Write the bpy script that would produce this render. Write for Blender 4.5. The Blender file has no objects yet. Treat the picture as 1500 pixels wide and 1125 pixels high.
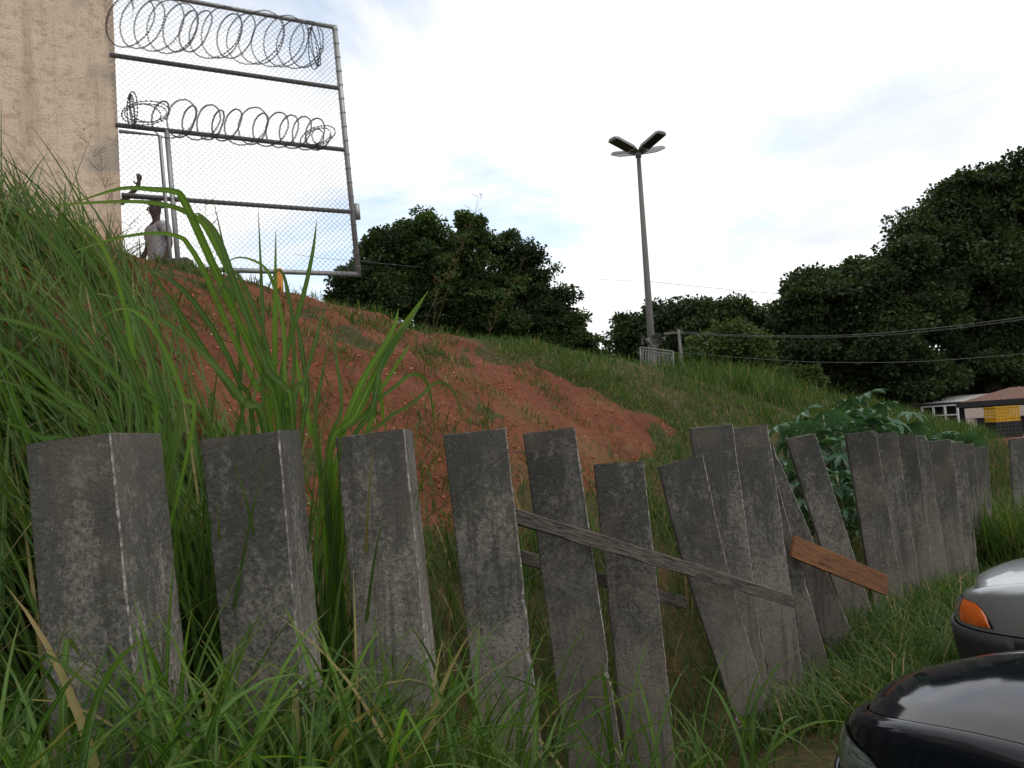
import bpy, bmesh, math, random
import numpy as np
from mathutils import Vector, Matrix
R = math.radians
rng = np.random.default_rng(11)
random.seed(5)
SC = bpy.context.scene
COL = SC.collection

# ------------------------------------------------------------------ camera, sky, sun, exposure
EYE = 2.0
FPX, PITCH, ROLL = 1170.0, R(3.5), R(4.0)
F_ = Vector((0, math.cos(PITCH), math.sin(PITCH)))
U0 = Vector((0, -math.sin(PITCH), math.cos(PITCH)))
X0 = Vector((1, 0, 0))
CR = X0 * math.cos(ROLL) - U0 * math.sin(ROLL)
CU = U0 * math.cos(ROLL) + X0 * math.sin(ROLL)
cam_d = bpy.data.cameras.new('camera')
cam = bpy.data.objects.new('camera', cam_d); COL.objects.link(cam)
m3 = Matrix((CR, CU, -F_)).transposed()
cam.matrix_world = Matrix.Translation((0, 0, EYE)) @ m3.to_4x4()
cam_d.sensor_width = 36; cam_d.lens = 36 * FPX / 1500
cam_d.clip_start = 0.05; cam_d.clip_end = 3000
SC.camera = cam

SUN_EL, SUN_AZ = R(55), R(112)        # azimuth measured from +Y towards +X
w = bpy.data.worlds.new('World'); SC.world = w; w.use_nodes = True
nt = w.node_tree; N = nt.nodes; Lk = nt.links
for n in list(N): N.remove(n)
def wn(t, **k):
    n = N.new(t)
    for a, b in k.items(): setattr(n, a, b)
    return n
out = wn('ShaderNodeOutputWorld'); bg = wn('ShaderNodeBackground'); bg.inputs['Strength'].default_value = 0.12
sky = wn('ShaderNodeTexSky', sky_type='NISHITA'); sky.sun_disc = False
sky.sun_elevation = SUN_EL; sky.sun_rotation = SUN_AZ
sky.air_density = 1.0; sky.dust_density = 1.0; sky.ozone_density = 1.5
tc = wn('ShaderNodeTexCoord'); sep = wn('ShaderNodeSeparateXYZ'); Lk.new(tc.outputs['Generated'], sep.inputs[0])
def wm(op, a, b=None, clamp=False):
    n = wn('ShaderNodeMath', operation=op); n.use_clamp = clamp
    for i, v in enumerate((a, b)):
        if v is None: continue
        if isinstance(v, (int, float)): n.inputs[i].default_value = v
        else: Lk.new(v, n.inputs[i])
    return n.outputs[0]
zz = wm('ADD', wm('MAXIMUM', sep.outputs['Z'], 0.0), 0.16)
cx = wm('DIVIDE', sep.outputs['X'], zz); cy = wm('DIVIDE', sep.outputs['Y'], zz)
cmb = wn('ShaderNodeCombineXYZ'); Lk.new(cx, cmb.inputs[0]); Lk.new(cy, cmb.inputs[1])
mp = wn('ShaderNodeMapping'); Lk.new(cmb.outputs[0], mp.inputs[0]); mp.inputs['Location'].default_value = (3.1, 1.7, 0)
n1 = wn('ShaderNodeTexNoise'); n1.inputs['Scale'].default_value = 0.85; n1.inputs['Detail'].default_value = 9; n1.inputs['Roughness'].default_value = 0.6
Lk.new(mp.outputs[0], n1.inputs['Vector']); n1.inputs['Distortion'].default_value = 0.4
cr = wn('ShaderNodeValToRGB'); Lk.new(n1.outputs['Fac'], cr.inputs[0])
cr.color_ramp.elements[0].position = 0.33; cr.color_ramp.elements[0].color = (0.3, 0.3, 0.3, 1)
cr.color_ramp.elements[1].position = 0.47; cr.color_ramp.elements[1].color = (1, 1, 1, 1)
n2 = wn('ShaderNodeTexNoise'); n2.inputs['Scale'].default_value = 0.9; n2.inputs['Detail'].default_value = 8
mp2 = wn('ShaderNodeMapping'); Lk.new(cmb.outputs[0], mp2.inputs[0]); mp2.inputs['Location'].default_value = (7.3, -2.2, 4)
Lk.new(mp2.outputs[0], n2.inputs['Vector'])
cr2 = wn('ShaderNodeValToRGB'); Lk.new(n2.outputs['Fac'], cr2.inputs[0])
cr2.color_ramp.elements[0].position = 0.40; cr2.color_ramp.elements[0].color = (7.5, 7.8, 8.3, 1)
cr2.color_ramp.elements[1].position = 0.55; cr2.color_ramp.elements[1].color = (10.2, 10.25, 10.25, 1)
mix = wn('ShaderNodeMixRGB'); Lk.new(cr.outputs[0], mix.inputs[0])
skb = wn('ShaderNodeMixRGB', blend_type='MULTIPLY'); skb.inputs[0].default_value = 1; Lk.new(sky.outputs[0], skb.inputs[1]); skb.inputs[2].default_value = (2.5, 2.35, 2.15, 1)
Lk.new(skb.outputs[0], mix.inputs[1]); Lk.new(cr2.outputs[0], mix.inputs[2])
Lk.new(mix.outputs[0], bg.inputs[0]); Lk.new(bg.outputs[0], out.inputs[0])

sd = bpy.data.lights.new('sun', 'SUN'); sd.energy = 1.35; sd.angle = R(25); sd.color = (1, 0.96, 0.9)
so = bpy.data.objects.new('sun', sd); COL.objects.link(so)
sdir = Vector((math.sin(SUN_AZ) * math.cos(SUN_EL), math.cos(SUN_AZ) * math.cos(SUN_EL), math.sin(SUN_EL)))
so.rotation_euler = (-sdir).to_track_quat('-Z', 'Y').to_euler(); so.location = sdir * 60
SC.view_settings.view_transform = 'Standard'; SC.view_settings.look = 'None'
SC.view_settings.gamma = 1; SC.view_settings.exposure = 0.0; SC.view_settings.use_curve_mapping = False
SC.cycles.use_denoising = True
SC.cycles.max_bounces = 6; SC.cycles.transparent_max_bounces = 8

# ------------------------------------------------------------------ image <-> world helpers
def ray(px, py):
    return F_ + CR * ((px - 750) / FPX) + CU * ((562.5 - py) / FPX)
def at(px, py, Y):
    d = ray(px, py); k = Y / d.y
    return Vector((0, 0, EYE)) + d * k
def onplane(px, py, P0, dr):
    d = ray(px, py); nx, ny = -dr[1], dr[0]
    k = (P0[0] * nx + P0[1] * ny) / (d.x * nx + d.y * ny)
    return Vector((0, 0, EYE)) + d * k
SD = (0.6816, 0.7317)                        # direction along the plank fence
TF = 3.13                                    # its distance from the camera
def to_xy(s, t): return (s * SD[0] - t * SD[1], s * SD[1] + t * SD[0])
def to_st(x, y): return (x * SD[0] + y * SD[1], -x * SD[1] + y * SD[0])

# ------------------------------------------------------------------ noise
def vnoise(x, y, seed=0):
    x = np.asarray(x, float); y = np.asarray(y, float)
    xi = np.floor(x).astype(np.int64); yi = np.floor(y).astype(np.int64)
    fx = x - xi; fy = y - yi
    fx = fx * fx * (3 - 2 * fx); fy = fy * fy * (3 - 2 * fy)
    def h(a, b):
        v = (a * 374761393 + b * 668265263 + seed * 982451653) & 0x7fffffff
        v = ((v ^ (v >> 13)) * 1274126177) & 0x7fffffff
        v = v ^ (v >> 16)
        return (v & 0xffff) / 65535.0
    return (h(xi, yi) * (1 - fx) + h(xi + 1, yi) * fx) * (1 - fy) + (h(xi, yi + 1) * (1 - fx) + h(xi + 1, yi + 1) * fx) * fy
def fbm(x, y, o=4, seed=0):
    a = 0; am = 0.5
    for i in range(o):
        a = a + am * (vnoise(x * 2 ** i, y * 2 ** i, seed + i) - 0.5); am *= 0.5
    return a

# ------------------------------------------------------------------ terrain height
S_G = [-30, -2, 0, 1, 3, 6, 9, 14, 20, 30, 60, 300]
G_G = [1.0, 0.95, 0.85, 0.70, 0.12, -0.05, -0.2, -0.62, -0.5, -0.4, -0.5, -0.5]
S_T = [-60, -5, 2.0, 2.9, 3.84, 5.26, 6.1, 7.8, 8.9, 12.1, 15, 18.9, 22.4, 25, 30, 60, 300]
H_T = [5.2, 5.0, 4.7, 4.5, 4.27, 4.07, 3.92, 3.60, 3.55, 3.27, 2.97, 2.72, 2.05, 1.25, 0.7, 0.4, 0.3]
def hgt(s, t, rough=True):
    s = np.asarray(s, float); t = np.asarray(t, float)
    g = np.interp(s, S_G, G_G) * np.clip(1 - (TF - t - 3) / 8, 0, 1) ** 1
    g = g + np.interp(s, [3.4, 4.3, 6.2, 7.4], [0, -.34, -.36, 0]) * np.exp(-((t - 3.05) / .62) ** 2)
    top = np.interp(s, S_T, H_T)
    u = np.clip((t - 3.35) / (9.0 - 3.35), 0, 1)
    P = 0.45 * u + 0.55 * np.sin(np.pi / 2 * u)
    far = np.clip((s - 12) / 6, 0, 1)
    P = P * (1 - far) + far * (0.45 * np.clip((t - 3.3) / 0.7, 0, 1) + 0.55 * u)
    z = g + (top - g) * P
    k = np.clip((s - 2.6) / 1.4, 0, 1)
    q = np.clip((t - 9.2) / 1.8, 0, 1); q = q * q * (3 - 2 * q)
    z = z - k * q * 0.7 * np.clip((34 - s) / 10, 0, 1) + (1 - k) * np.clip(t - 9, 0, 3) * 0.17
    z = z - np.clip(t - 20, 0, 60) * 0.015 * np.clip((40 - s) / 10, 0, 1)
    if rough:
        amp = 0.05 + 0.16 * np.clip((t - 3.6) / 2, 0, 1) * np.clip((12 - t) / 4, 0.2, 1)
        z = z + amp * fbm(s * 0.9, t * 0.9, 5, 3) + 0.11 * 1.7 * np.clip((t - 4) / 2, 0, 1) * np.clip((12.5 - t) / 3, 0, 1) * (fbm(s * 2.6, t * 0.9, 4, 9) - .5 * np.abs(fbm(s * 1.7 + 5, t * .7, 4, 19)))
        z = z + 0.6 * fbm(s * 0.08, t * 0.08, 3, 21) * np.clip((np.hypot(s - 10, t) - 25) / 20, 0, 1)
    return z
def gz(x, y):
    s, t = to_st(x, y); return float(hgt(s, t))
def hit(px, py, far=40):
    d = ray(px, py); p = Vector((0, 0, EYE)); k = 1.5
    while k < far:
        q = p + d * k
        if q.z < gz(q.x, q.y): return q
        k += 0.04
    return None
def inpoly(x, y, P):
    x = np.asarray(x); y = np.asarray(y); c = np.zeros(x.shape, bool); n = len(P)
    for i in range(n):
        x1, y1 = P[i]; x2, y2 = P[(i + 1) % n]
        if y1 == y2: continue
        cnd = ((y1 > y) != (y2 > y)) & (x < (x2 - x1) * (y - y1) / (y2 - y1) + x1)
        c ^= cnd
    return c
# bare red soil on the bank, as an outline in bank coordinates (s along the fence, t up the bank)
SOIL = []
for p in [(560, 462), (640, 490), (730, 512), (800, 545), (850, 568), (900, 592), (955, 612), (985, 640), (945, 668), (880, 700)]:
    h = hit(*p)
    if h: SOIL.append(to_st(h.x, h.y))
SOIL = [(-8, 4.6), (-8, 13), (4.5, 13), (5.5, 9.6), (6.6, 9.0)] + SOIL + [(6.5, 4.9), (5.0, 4.8), (3.0, 4.7)]
def soil_mask(s, t):
    js = s + 2.0 * fbm(s * 0.9, t * 0.9, 5, 31); jt = t + 1.3 * fbm(s * 1.1 + 9, t * 1.1, 5, 37)
    m = inpoly(js, jt, SOIL).astype(float)
    m = np.where((fbm(s * 1.5 + 4, t * 1.9, 4, 55) > .17) & (s > 2.6), 0.0, m)
    for (a, b, r) in ((17.2, 7.0, 0.55), (12.6, 5.4, 0.4), (22, 4.6, 0.8), (24, 5.2, 0.7), (6.9, 3.2, 0.5), (7.2, 2.9, 0.4)):
        m = np.maximum(m, (np.hypot(js - a, jt - b) < r).astype(float))
    return m

# ------------------------------------------------------------------ object helpers
def tag(o, label=None, cat=None, group=None, kind=None):
    if label: o['label'] = label
    if cat: o['category'] = cat
    if group: o['group'] = group
    if kind: o['kind'] = kind
    return o
def empty(name, loc, rz=0, parent=None):
    o = bpy.data.objects.new(name, None); COL.objects.link(o); o.location = loc; o.rotation_euler = (0, 0, rz)
    o.empty_display_size = 0.2
    if parent: o.parent = parent
    return o
def mesh_np(name, V, Fc, mat, attrs=None, smooth=False, parent=None, midx=None):
    """V (n,3); Fc (m,k) with constant k"""
    me = bpy.data.meshes.new(name); V = np.asarray(V, np.float32); Fc = np.asarray(Fc, np.int32)
    me.vertices.add(len(V)); me.vertices.foreach_set('co', V.ravel())
    m, k = Fc.shape
    me.loops.add(m * k); me.loops.foreach_set('vertex_index', Fc.ravel())
    me.polygons.add(m); me.polygons.foreach_set('loop_start', np.arange(0, m * k, k, dtype=np.int32))
    me.polygons.foreach_set('loop_total', np.full(m, k, np.int32))
    for mt in (mat if isinstance(mat, (list, tuple)) else [mat]): me.materials.append(mt)
    if midx is not None: me.polygons.foreach_set('material_index', np.asarray(midx, np.int32))
    if smooth: me.polygons.foreach_set('use_smooth', np.ones(m, bool))
    me.update(calc_edges=True)
    for a, v in (attrs or {}).items():
        at_ = me.attributes.new(a, 'FLOAT', 'POINT'); at_.data.foreach_set('value', np.asarray(v, np.float32))
    o = bpy.data.objects.new(name, me); COL.objects.link(o)
    if parent: o.parent = parent
    return o
class MB:
    def __init__(s): s.v = []; s.f = []; s.m = []
    def add(s, V, Fc, m=0):
        b = len(s.v); s.v += [tuple(p) for p in V]; s.f += [tuple(i + b for i in f) for f in Fc]; s.m += [m] * len(Fc)
    def box(s, a, b, m=0):
        x0, y0, z0 = a; x1, y1, z1 = b
        V = [(x0, y0, z0), (x1, y0, z0), (x1, y1, z0), (x0, y1, z0), (x0, y0, z1), (x1, y0, z1), (x1, y1, z1), (x0, y1, z1)]
        s.add(V, [(0, 3, 2, 1), (4, 5, 6, 7), (0, 1, 5, 4), (1, 2, 6, 5), (2, 3, 7, 6), (3, 0, 4, 7)], m)
    def tube(s, P, r, n=8, m=0, cap=True, flat=1.0):
        P = [Vector(p) for p in P]; rr = r if isinstance(r, (list, tuple)) else [r] * len(P)
        up = Vector((0, 0, 1)); V = []; prev = None
        for i, p in enumerate(P):
            t = (P[min(i + 1, len(P) - 1)] - P[max(i - 1, 0)])
            if t.length < 1e-9: t = Vector((0, 0, 1))
            t.normalize()
            if prev is None:
                a = t.cross(up if abs(t.z) < 0.9 else Vector((1, 0, 0)))
            else:
                a = prev - t * prev.dot(t)
            a.normalize(); prev = a; b = t.cross(a)
            for k in range(n):
                an = 2 * math.pi * k / n
                V.append(p + a * (math.cos(an) * rr[i]) + b * (math.sin(an) * rr[i] * flat))
        Fc = []
        for i in range(len(P) - 1):
            for k in range(n):
                Fc.append((i * n + k, i * n + (k + 1) % n, (i + 1) * n + (k + 1) % n, (i + 1) * n + k))
        if cap:
            Fc.append(tuple(range(n))[::-1]); Fc.append(tuple((len(P) - 1) * n + k for k in range(n)))
        s.add(V, Fc, m)
    def grid(s, rows, m=0, closed=False):
        nr = len(rows); nc = len(rows[0]); V = [p for r_ in rows for p in r_]; Fc = []
        for i in range(nr - 1):
            for k in range(nc if closed else nc - 1):
                Fc.append((i * nc + k, i * nc + (k + 1) % nc, (i + 1) * nc + (k + 1) % nc, (i + 1) * nc + k))
        s.add(V, Fc, m)
    def build(s, name, mat, parent=None, smooth=False, bevel=0, loc=None, solid=0):
        me = bpy.data.meshes.new(name); me.from_pydata([tuple(v) for v in s.v], [], s.f)
        for mt in (mat if isinstance(mat, (list, tuple)) else [mat]): me.materials.append(mt)
        me.polygons.foreach_set('material_index', s.m)
        if smooth: me.polygons.foreach_set('use_smooth', [True] * len(me.polygons))
        me.update()
        o = bpy.data.objects.new(name, me); COL.objects.link(o)
        if parent: o.parent = parent
        if loc is not None: o.location = loc
        if solid:
            md = o.modifiers.new('s', 'SOLIDIFY'); md.thickness = solid; md.offset = -1
        if bevel:
            md = o.modifiers.new('b', 'BEVEL'); md.width = bevel; md.segments = 2; md.limit_method = 'ANGLE'
        return o

# ------------------------------------------------------------------ materials
class MT:
    def __init__(s, name, rough=0.8, spec=0.3):
        s.m = bpy.data.materials.new(name); s.m.use_nodes = True; s.t = s.m.node_tree; s.n = s.t.nodes; s.l = s.t.links
        s.b = s.n['Principled BSDF']; s.b.inputs['Roughness'].default_value = rough
        s.b.inputs['Specular IOR Level'].default_value = spec
        s.co = s.n.new('ShaderNodeTexCoord')
    def put(s, sock, v):
        if isinstance(v, (int, float)): sock.default_value = v
        elif isinstance(v, tuple): sock.default_value = (v + (1,))[:len(sock.default_value)] if len(v) == 3 and len(sock.default_value) == 4 else v
        else: s.l.new(v, sock)
    def map(s, scale=(1, 1, 1), src='Object', loc=(0, 0, 0)):
        n = s.n.new('ShaderNodeMapping'); n.inputs['Scale'].default_value = scale; n.inputs['Location'].default_value = loc
        s.l.new(s.co.outputs[src], n.inputs[0]); return n.outputs[0]
    def noise(s, scale, detail=6, rough=0.6, vec=None, dist=0):
        n = s.n.new('ShaderNodeTexNoise'); n.inputs['Scale'].default_value = scale; n.inputs['Detail'].default_value = detail
        n.inputs['Roughness'].default_value = rough; n.inputs['Distortion'].default_value = dist
        s.l.new(vec if vec is not None else s.co.outputs['Object'], n.inputs['Vector']); return n.outputs['Fac']
    def vor(s, scale, vec=None, out='Distance'):
        n = s.n.new('ShaderNodeTexVoronoi'); n.inputs['Scale'].default_value = scale
        s.l.new(vec if vec is not None else s.co.outputs['Object'], n.inputs['Vector']); return n.outputs[out]
    def ramp(s, fac, stops):
        n = s.n.new('ShaderNodeValToRGB'); e = n.color_ramp.elements
        while len(e) < len(stops): e.new(0.5)
        for i, (p, c) in enumerate(stops):
            e[i].position = p; e[i].color = (c[0], c[1], c[2], 1) if isinstance(c, tuple) else (c, c, c, 1)
        s.l.new(fac, n.inputs[0]); return n.outputs[0]
    def mix(s, fac, a, b, mode='MIX'):
        n = s.n.new('ShaderNodeMixRGB'); n.blend_type = mode
        s.put(n.inputs[0], fac); s.put(n.inputs[1], a); s.put(n.inputs[2], b); return n.outputs[0]
    def math(s, op, a, b=0.0, clamp=False):
        n = s.n.new('ShaderNodeMath'); n.operation = op; n.use_clamp = clamp; s.put(n.inputs[0], a); s.put(n.inputs[1], b); return n.outputs[0]
    def attr(s, name):
        n = s.n.new('ShaderNodeAttribute'); n.attribute_name = name; return n.outputs['Fac']
    def objrand(s):
        return s.n.new('ShaderNodeObjectInfo').outputs['Random']
    def col(s, v): s.put(s.b.inputs['Base Color'], v); return s
    def bump(s, h, st=0.3, dist=0.01):
        n = s.n.new('ShaderNodeBump'); n.inputs['Strength'].default_value = st; n.inputs['Distance'].default_value = dist
        s.l.new(h, n.inputs['Height']); s.l.new(n.outputs[0], s.b.inputs['Normal']); return s

def plain(name, c, rough=0.6, metal=0, spec=0.4, var=0.15, sc=20):
    k = MT(name, rough, spec); f = k.noise(sc)
    k.col(k.mix(k.ramp(f, [(0.35, 0.0), (0.65, 1.0)]), tuple(v * (1 - var) for v in c), tuple(min(1, v * (1 + var)) for v in c)))
    k.b.inputs['Metallic'].default_value = metal; return k.m

# weathered concrete: brown grey cement, black mould streaks heaviest at the top
k = MT('weathered_concrete', 0.92, 0.2)
big = k.noise(2.2, 5); fine = k.noise(38, 8, 0.7); spk = k.noise(75, 3, 0.8)
streak = k.noise(3.2, 7, 0.72, k.map((1.6, 1.6, 0.7)))
c = k.mix(k.ramp(big, [(0.35, 0.0), (0.65, 1.0)]), (0.285, 0.262, 0.222), (0.172, 0.160, 0.138))
hh = k.attr('height')
mould = k.math('ADD', k.math('MULTIPLY', hh, 0.34), k.math('ADD', k.math('MULTIPLY', streak, 0.7), k.math('MULTIPLY', fine, 0.6)))
c = k.mix(k.ramp(mould, [(0.72, 0.0), (0.93, 0.85)]), c, (0.045, 0.044, 0.037))
c = k.mix(k.ramp(spk, [(0.52, 0.0), (0.62, 0.8)]), c, (0.04, 0.037, 0.034))
c = k.mix(k.ramp(k.noise(52, 4, 0.7), [(0.62, 0.0), (0.74, 0.45)]), c, (0.36, 0.33, 0.29))
c = k.mix(k.ramp(k.math('ADD', hh, k.math('MULTIPLY', k.math('SUBTRACT', big, .5), .8)), [(0.10, 0.45), (0.5, 0.0)]), c, (0.20, 0.165, 0.13))
rr = k.objrand()
c = k.mix(1.0, c, k.ramp(rr, [(0.0, 0.70), (1.0, 1.2)]), 'MULTIPLY')
lich = k.noise(9, 7, 0.75, k.map((1, 1, 1), loc=(5, 2, 8)))
c = k.mix(k.ramp(lich, [(0.57, 0.0), (0.66, 0.42)]), c, (0.27, 0.25, 0.215))
grn = k.noise(3.5, 6, 0.7, k.map((1, 1, 1), loc=(9, 1, 2)))
c = k.mix(k.ramp(grn, [(0.56, 0.0), (0.72, 0.4)]), c, (0.07, 0.075, 0.045))
drip = k.noise(1.0, 6, 0.7, k.map((22, 22, 0.9)))
c = k.mix(k.ramp(drip, [(0.38, 0.55), (0.47, 0.0)]), c, (0.055, 0.05, 0.046))
c = k.mix(k.ramp(k.noise(1.7, 4, 0.6, k.map((1, 1, 1), loc=(1, 7, 3))), [(0.52, 0.0), (0.70, 0.30)]), c, (0.22, 0.175, 0.135))
k.col(c); k.bump(k.math('ADD', fine, k.math('MULTIPLY', spk, 0.6)), 0.8, 0.009); M_CON = k.m
k = MT('worn_concrete_edge', 0.9, 0.2)
k.col(k.mix(k.ramp(k.noise(30, 6, 0.75), [(0.44, 0.0), (0.68, 1.0)]), (0.10, 0.09, 0.08), (0.42, 0.39, 0.35))); k.bump(k.noise(60), 0.6, 0.01); M_EDGE = k.m

k = MT('bank_ground', 0.95, 0.1)
so_ = k.attr('soil'); v = k.map()
a = k.noise(1.4, 6); b_ = k.noise(14, 8, 0.7); c_ = k.noise(70, 4, 0.7)
soil = k.mix(k.ramp(a, [(0.35, 0.0), (0.65, 1.0)]), (0.115, 0.040, 0.022), (0.18, 0.068, 0.037))
soil = k.mix(k.ramp(b_, [(0.40, 0.8), (0.56, 0.0)]), soil, (0.095, 0.030, 0.015))
soil = k.mix(k.ramp(k.noise(0.9, 7, 0.7, k.map((1, 1, 1), loc=(3, 3, 3))), [(0.50, 0.0), (0.66, 0.55)]), soil, (0.13, 0.085, 0.04))
soil = k.mix(k.ramp(c_, [(0.62, 0.0), (0.74, 0.7)]), soil, (0.44, 0.24, 0.15))
gr = k.mix(k.ramp(b_, [(0.38, 0.0), (0.62, 1.0)]), (0.030, 0.040, 0.014), (0.085, 0.060, 0.028))
gr = k.mix(k.ramp(a, [(0.55, 0.0), (0.72, 0.6)]), gr, (0.16, 0.065, 0.035))
k.col(k.mix(k.ramp(k.math('ADD', so_, k.math('MULTIPLY', k.math('SUBTRACT', b_, 0.5), 0.8)), [(0.4, 0.0), (0.6, 1.0)]), gr, soil))
k.bump(k.math('ADD', b_, k.math('MULTIPLY', c_, 0.35)), 0.7, 0.05); M_GROUND = k.m

def leafmat(name, dark, light, dry=(0.28, 0.2, 0.09), dryf=0.06, trans=0.35, rough=0.65, rib=False):
    k = MT(name, rough, 0.18); r_ = k.attr('rnd')
    c = k.ramp(r_, [(0.0, dark), (1.0 - dryf, light), (1.0 - dryf * 0.6, dry), (1.0, dry)])
    if rib:
        c = k.mix(k.ramp(k.attr('mid'), [(0.80, 0.0), (0.93, 0.55)]), c, tuple(min(1, v * 2.0 + .02) for v in light))
        tipn = k.math('ADD', k.attr('u'), k.math('MULTIPLY', k.math('SUBTRACT', k.noise(14, 3), .5), .5))
        c = k.mix(k.ramp(tipn, [(0.86, 0.0), (1.0, 0.75)]), c, (0.20, 0.15, 0.06))
        c = k.mix(k.ramp(k.noise(23, 5, .7), [(0.64, 0.0), (0.70, 0.6)]), c, (0.17, 0.14, 0.05))
        c = k.mix(k.ramp(k.noise(2.3, 3), [(0.35, 0.0), (0.7, 0.5)]), c, tuple(v * w_ for v, w_ in zip(light, (1.25, 1.1, .9))))
    k.col(k.mix(0.35, c, k.ramp(k.noise(6), [(0.3, 0.35), (0.7, 1.0)]), 'MULTIPLY'))
    t = k.n.new('ShaderNodeBsdfTranslucent'); k.l.new(k.mix(1.0, c, (1.15, 1.3, 0.6), 'MULTIPLY'), t.inputs['Color'])
    ms = k.n.new('ShaderNodeMixShader'); ms.inputs[0].default_value = trans
    k.l.new(k.b.outputs[0], ms.inputs[1]); k.l.new(t.outputs[0], ms.inputs[2]); k.l.new(ms.outputs[0], k.n['Material Output'].inputs[0])
    return k.m
M_GBLADE = leafmat('broad_grass_blade', (0.024, 0.062, 0.013), (0.080, 0.145, 0.028), trans=0.35, rib=True)
M_GSHORT = leafmat('short_grass_blade', (0.030, 0.072, 0.014), (0.082, 0.135, 0.028), dryf=0.10, trans=0.3)
M_GHERO = leafmat('sunlit_tone_blade', (0.08, 0.165, 0.022), (0.125, 0.22, 0.035), dryf=0.02, trans=0.5, rib=True)  # sunlit look put into the colour: brighter copy of the blade green
M_STRAW = leafmat('dry_straw', (0.16, 0.11, 0.055), (0.30, 0.22, 0.12), dryf=0.3, trans=0.2, rough=0.8)
M_LDARK = leafmat('dark_tree_leaf', (0.014, 0.026, 0.010), (0.062, 0.094, 0.030), dry=(0.07, 0.08, 0.03), trans=0.2)
M_LMID = leafmat('mid_tree_leaf', (0.018, 0.036, 0.011), (0.072, 0.118, 0.030), dry=(0.07, 0.09, 0.03), trans=0.25)
M_LLITE = leafmat('light_bush_leaf', (0.04, 0.062, 0.018), (0.09, 0.125, 0.035), trans=0.25)
M_CAST = leafmat('castor_leaf', (0.040, 0.095, 0.048), (0.095, 0.175, 0.098), dryf=0.01, trans=0.2, rough=0.4)
k = MT('bark', 0.95, 0.1); k.col(k.mix(k.noise(9, 8, 0.7, k.map((1, 1, 0.25))), (0.025, 0.02, 0.016), (0.11, 0.09, 0.075))); k.bump(k.noise(20, 6, 0.7, k.map((1, 1, 0.3))), 0.8, 0.03); M_BARK = k.m

def nrm(a): return a / np.maximum(np.linalg.norm(a, axis=-1, keepdims=True), 1e-9)
def blades(root, L, W, az, lean, curve, nseg=6, twist=0.0, vfold=0.25, rnd=None, fold=None):
    """tapered curved ribbons; returns V, F(quads), rnd"""
    n = len(root); L = np.broadcast_to(L, n).astype(float); W = np.broadcast_to(W, n).astype(float)
    az = np.broadcast_to(az, n); lean = np.broadcast_to(lean, n); curve = np.broadcast_to(curve, n)
    u = np.linspace(0, 1, nseg + 1)
    th = lean[:, None] + curve[:, None] * u[None, :] ** 1.6
    if fold is not None:
        th = th + fold[:, None, 1] * (u[None, :] > fold[:, None, 0])
    th = np.minimum(th, R(172))
    st = (L / nseg)[:, None]
    dx = np.sin(th) * st; dz = np.cos(th) * st
    hx = np.concatenate([np.zeros((n, 1)), np.cumsum(dx[:, :-1], 1)], 1)
    hz = np.concatenate([np.zeros((n, 1)), np.cumsum(dz[:, :-1], 1)], 1)
    A = np.stack([np.cos(az), np.sin(az), np.zeros(n)], 1)
    P = root[:, None, :] + hx[..., None] * A[:, None, :] + hz[..., None] * np.array([0, 0, 1.0])
    T = np.sin(th)[..., None] * A[:, None, :] + np.cos(th)[..., None] * np.array([0, 0, 1.0])
    S0 = np.stack([-np.sin(az), np.cos(az), np.zeros(n)], 1)[:, None, :] * np.ones((1, nseg + 1, 1))
    Nn = np.cross(T, S0)
    tw = (np.broadcast_to(twist, n)[:, None] * u[None, :])[..., None]
    S = S0 * np.cos(tw) + Nn * np.sin(tw); Nn = np.cross(T, S)
    wp = np.minimum(1, 0.45 + 2.2 * u) * (1 - u ** 2.6); wp[-1] = 0.02
    hw = (W[:, None] * wp[None, :] * 0.5)[..., None]
    if rnd is None: rnd = rng.random(n)
    if vfold > 0:
        Vt = np.stack([P - S * hw + Nn * hw * vfold, P, P + S * hw + Nn * hw * vfold], 2)   # n, seg+1, 3, 3
        c = 3
    else:
        Vt = np.stack([P - S * hw, P + S * hw], 2); c = 2
    V = Vt.reshape(-1, 3)
    base = np.arange(n)[:, None, None] * (nseg + 1) * c
    i = np.arange(nseg)[None, :, None] * c; j = np.arange(c - 1)[None, None, :]
    a = base + i + j
    Fq = np.stack([a, a + 1, a + 1 + c, a + c], -1).reshape(-1, 4)
    rr_ = np.repeat(rnd, (nseg + 1) * c); uu = np.tile(np.repeat(u, c), n); mi_ = np.tile(np.array([0, 1, 0] if c == 3 else [0, 0], float), n * (nseg + 1))
    return V, Fq, np.stack([rr_, mi_, uu], 1)
def merge(parts):
    V = []; Fq = []; r_ = []; b = 0
    for (v, f, q) in parts:
        V.append(v); Fq.append(f + b); r_.append(q); b += len(v)
    return np.concatenate(V), np.concatenate(Fq), np.concatenate(r_)
def grass_obj(name, parts, mat, label, cat='grass'):
    V, Fq, r_ = merge(parts)
    o = mesh_np(name, V, Fq, mat, {'rnd': r_[:, 0], 'mid': r_[:, 1], 'u': r_[:, 2]}, smooth=True)
    return tag(o, label, cat, kind='stuff')

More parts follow.
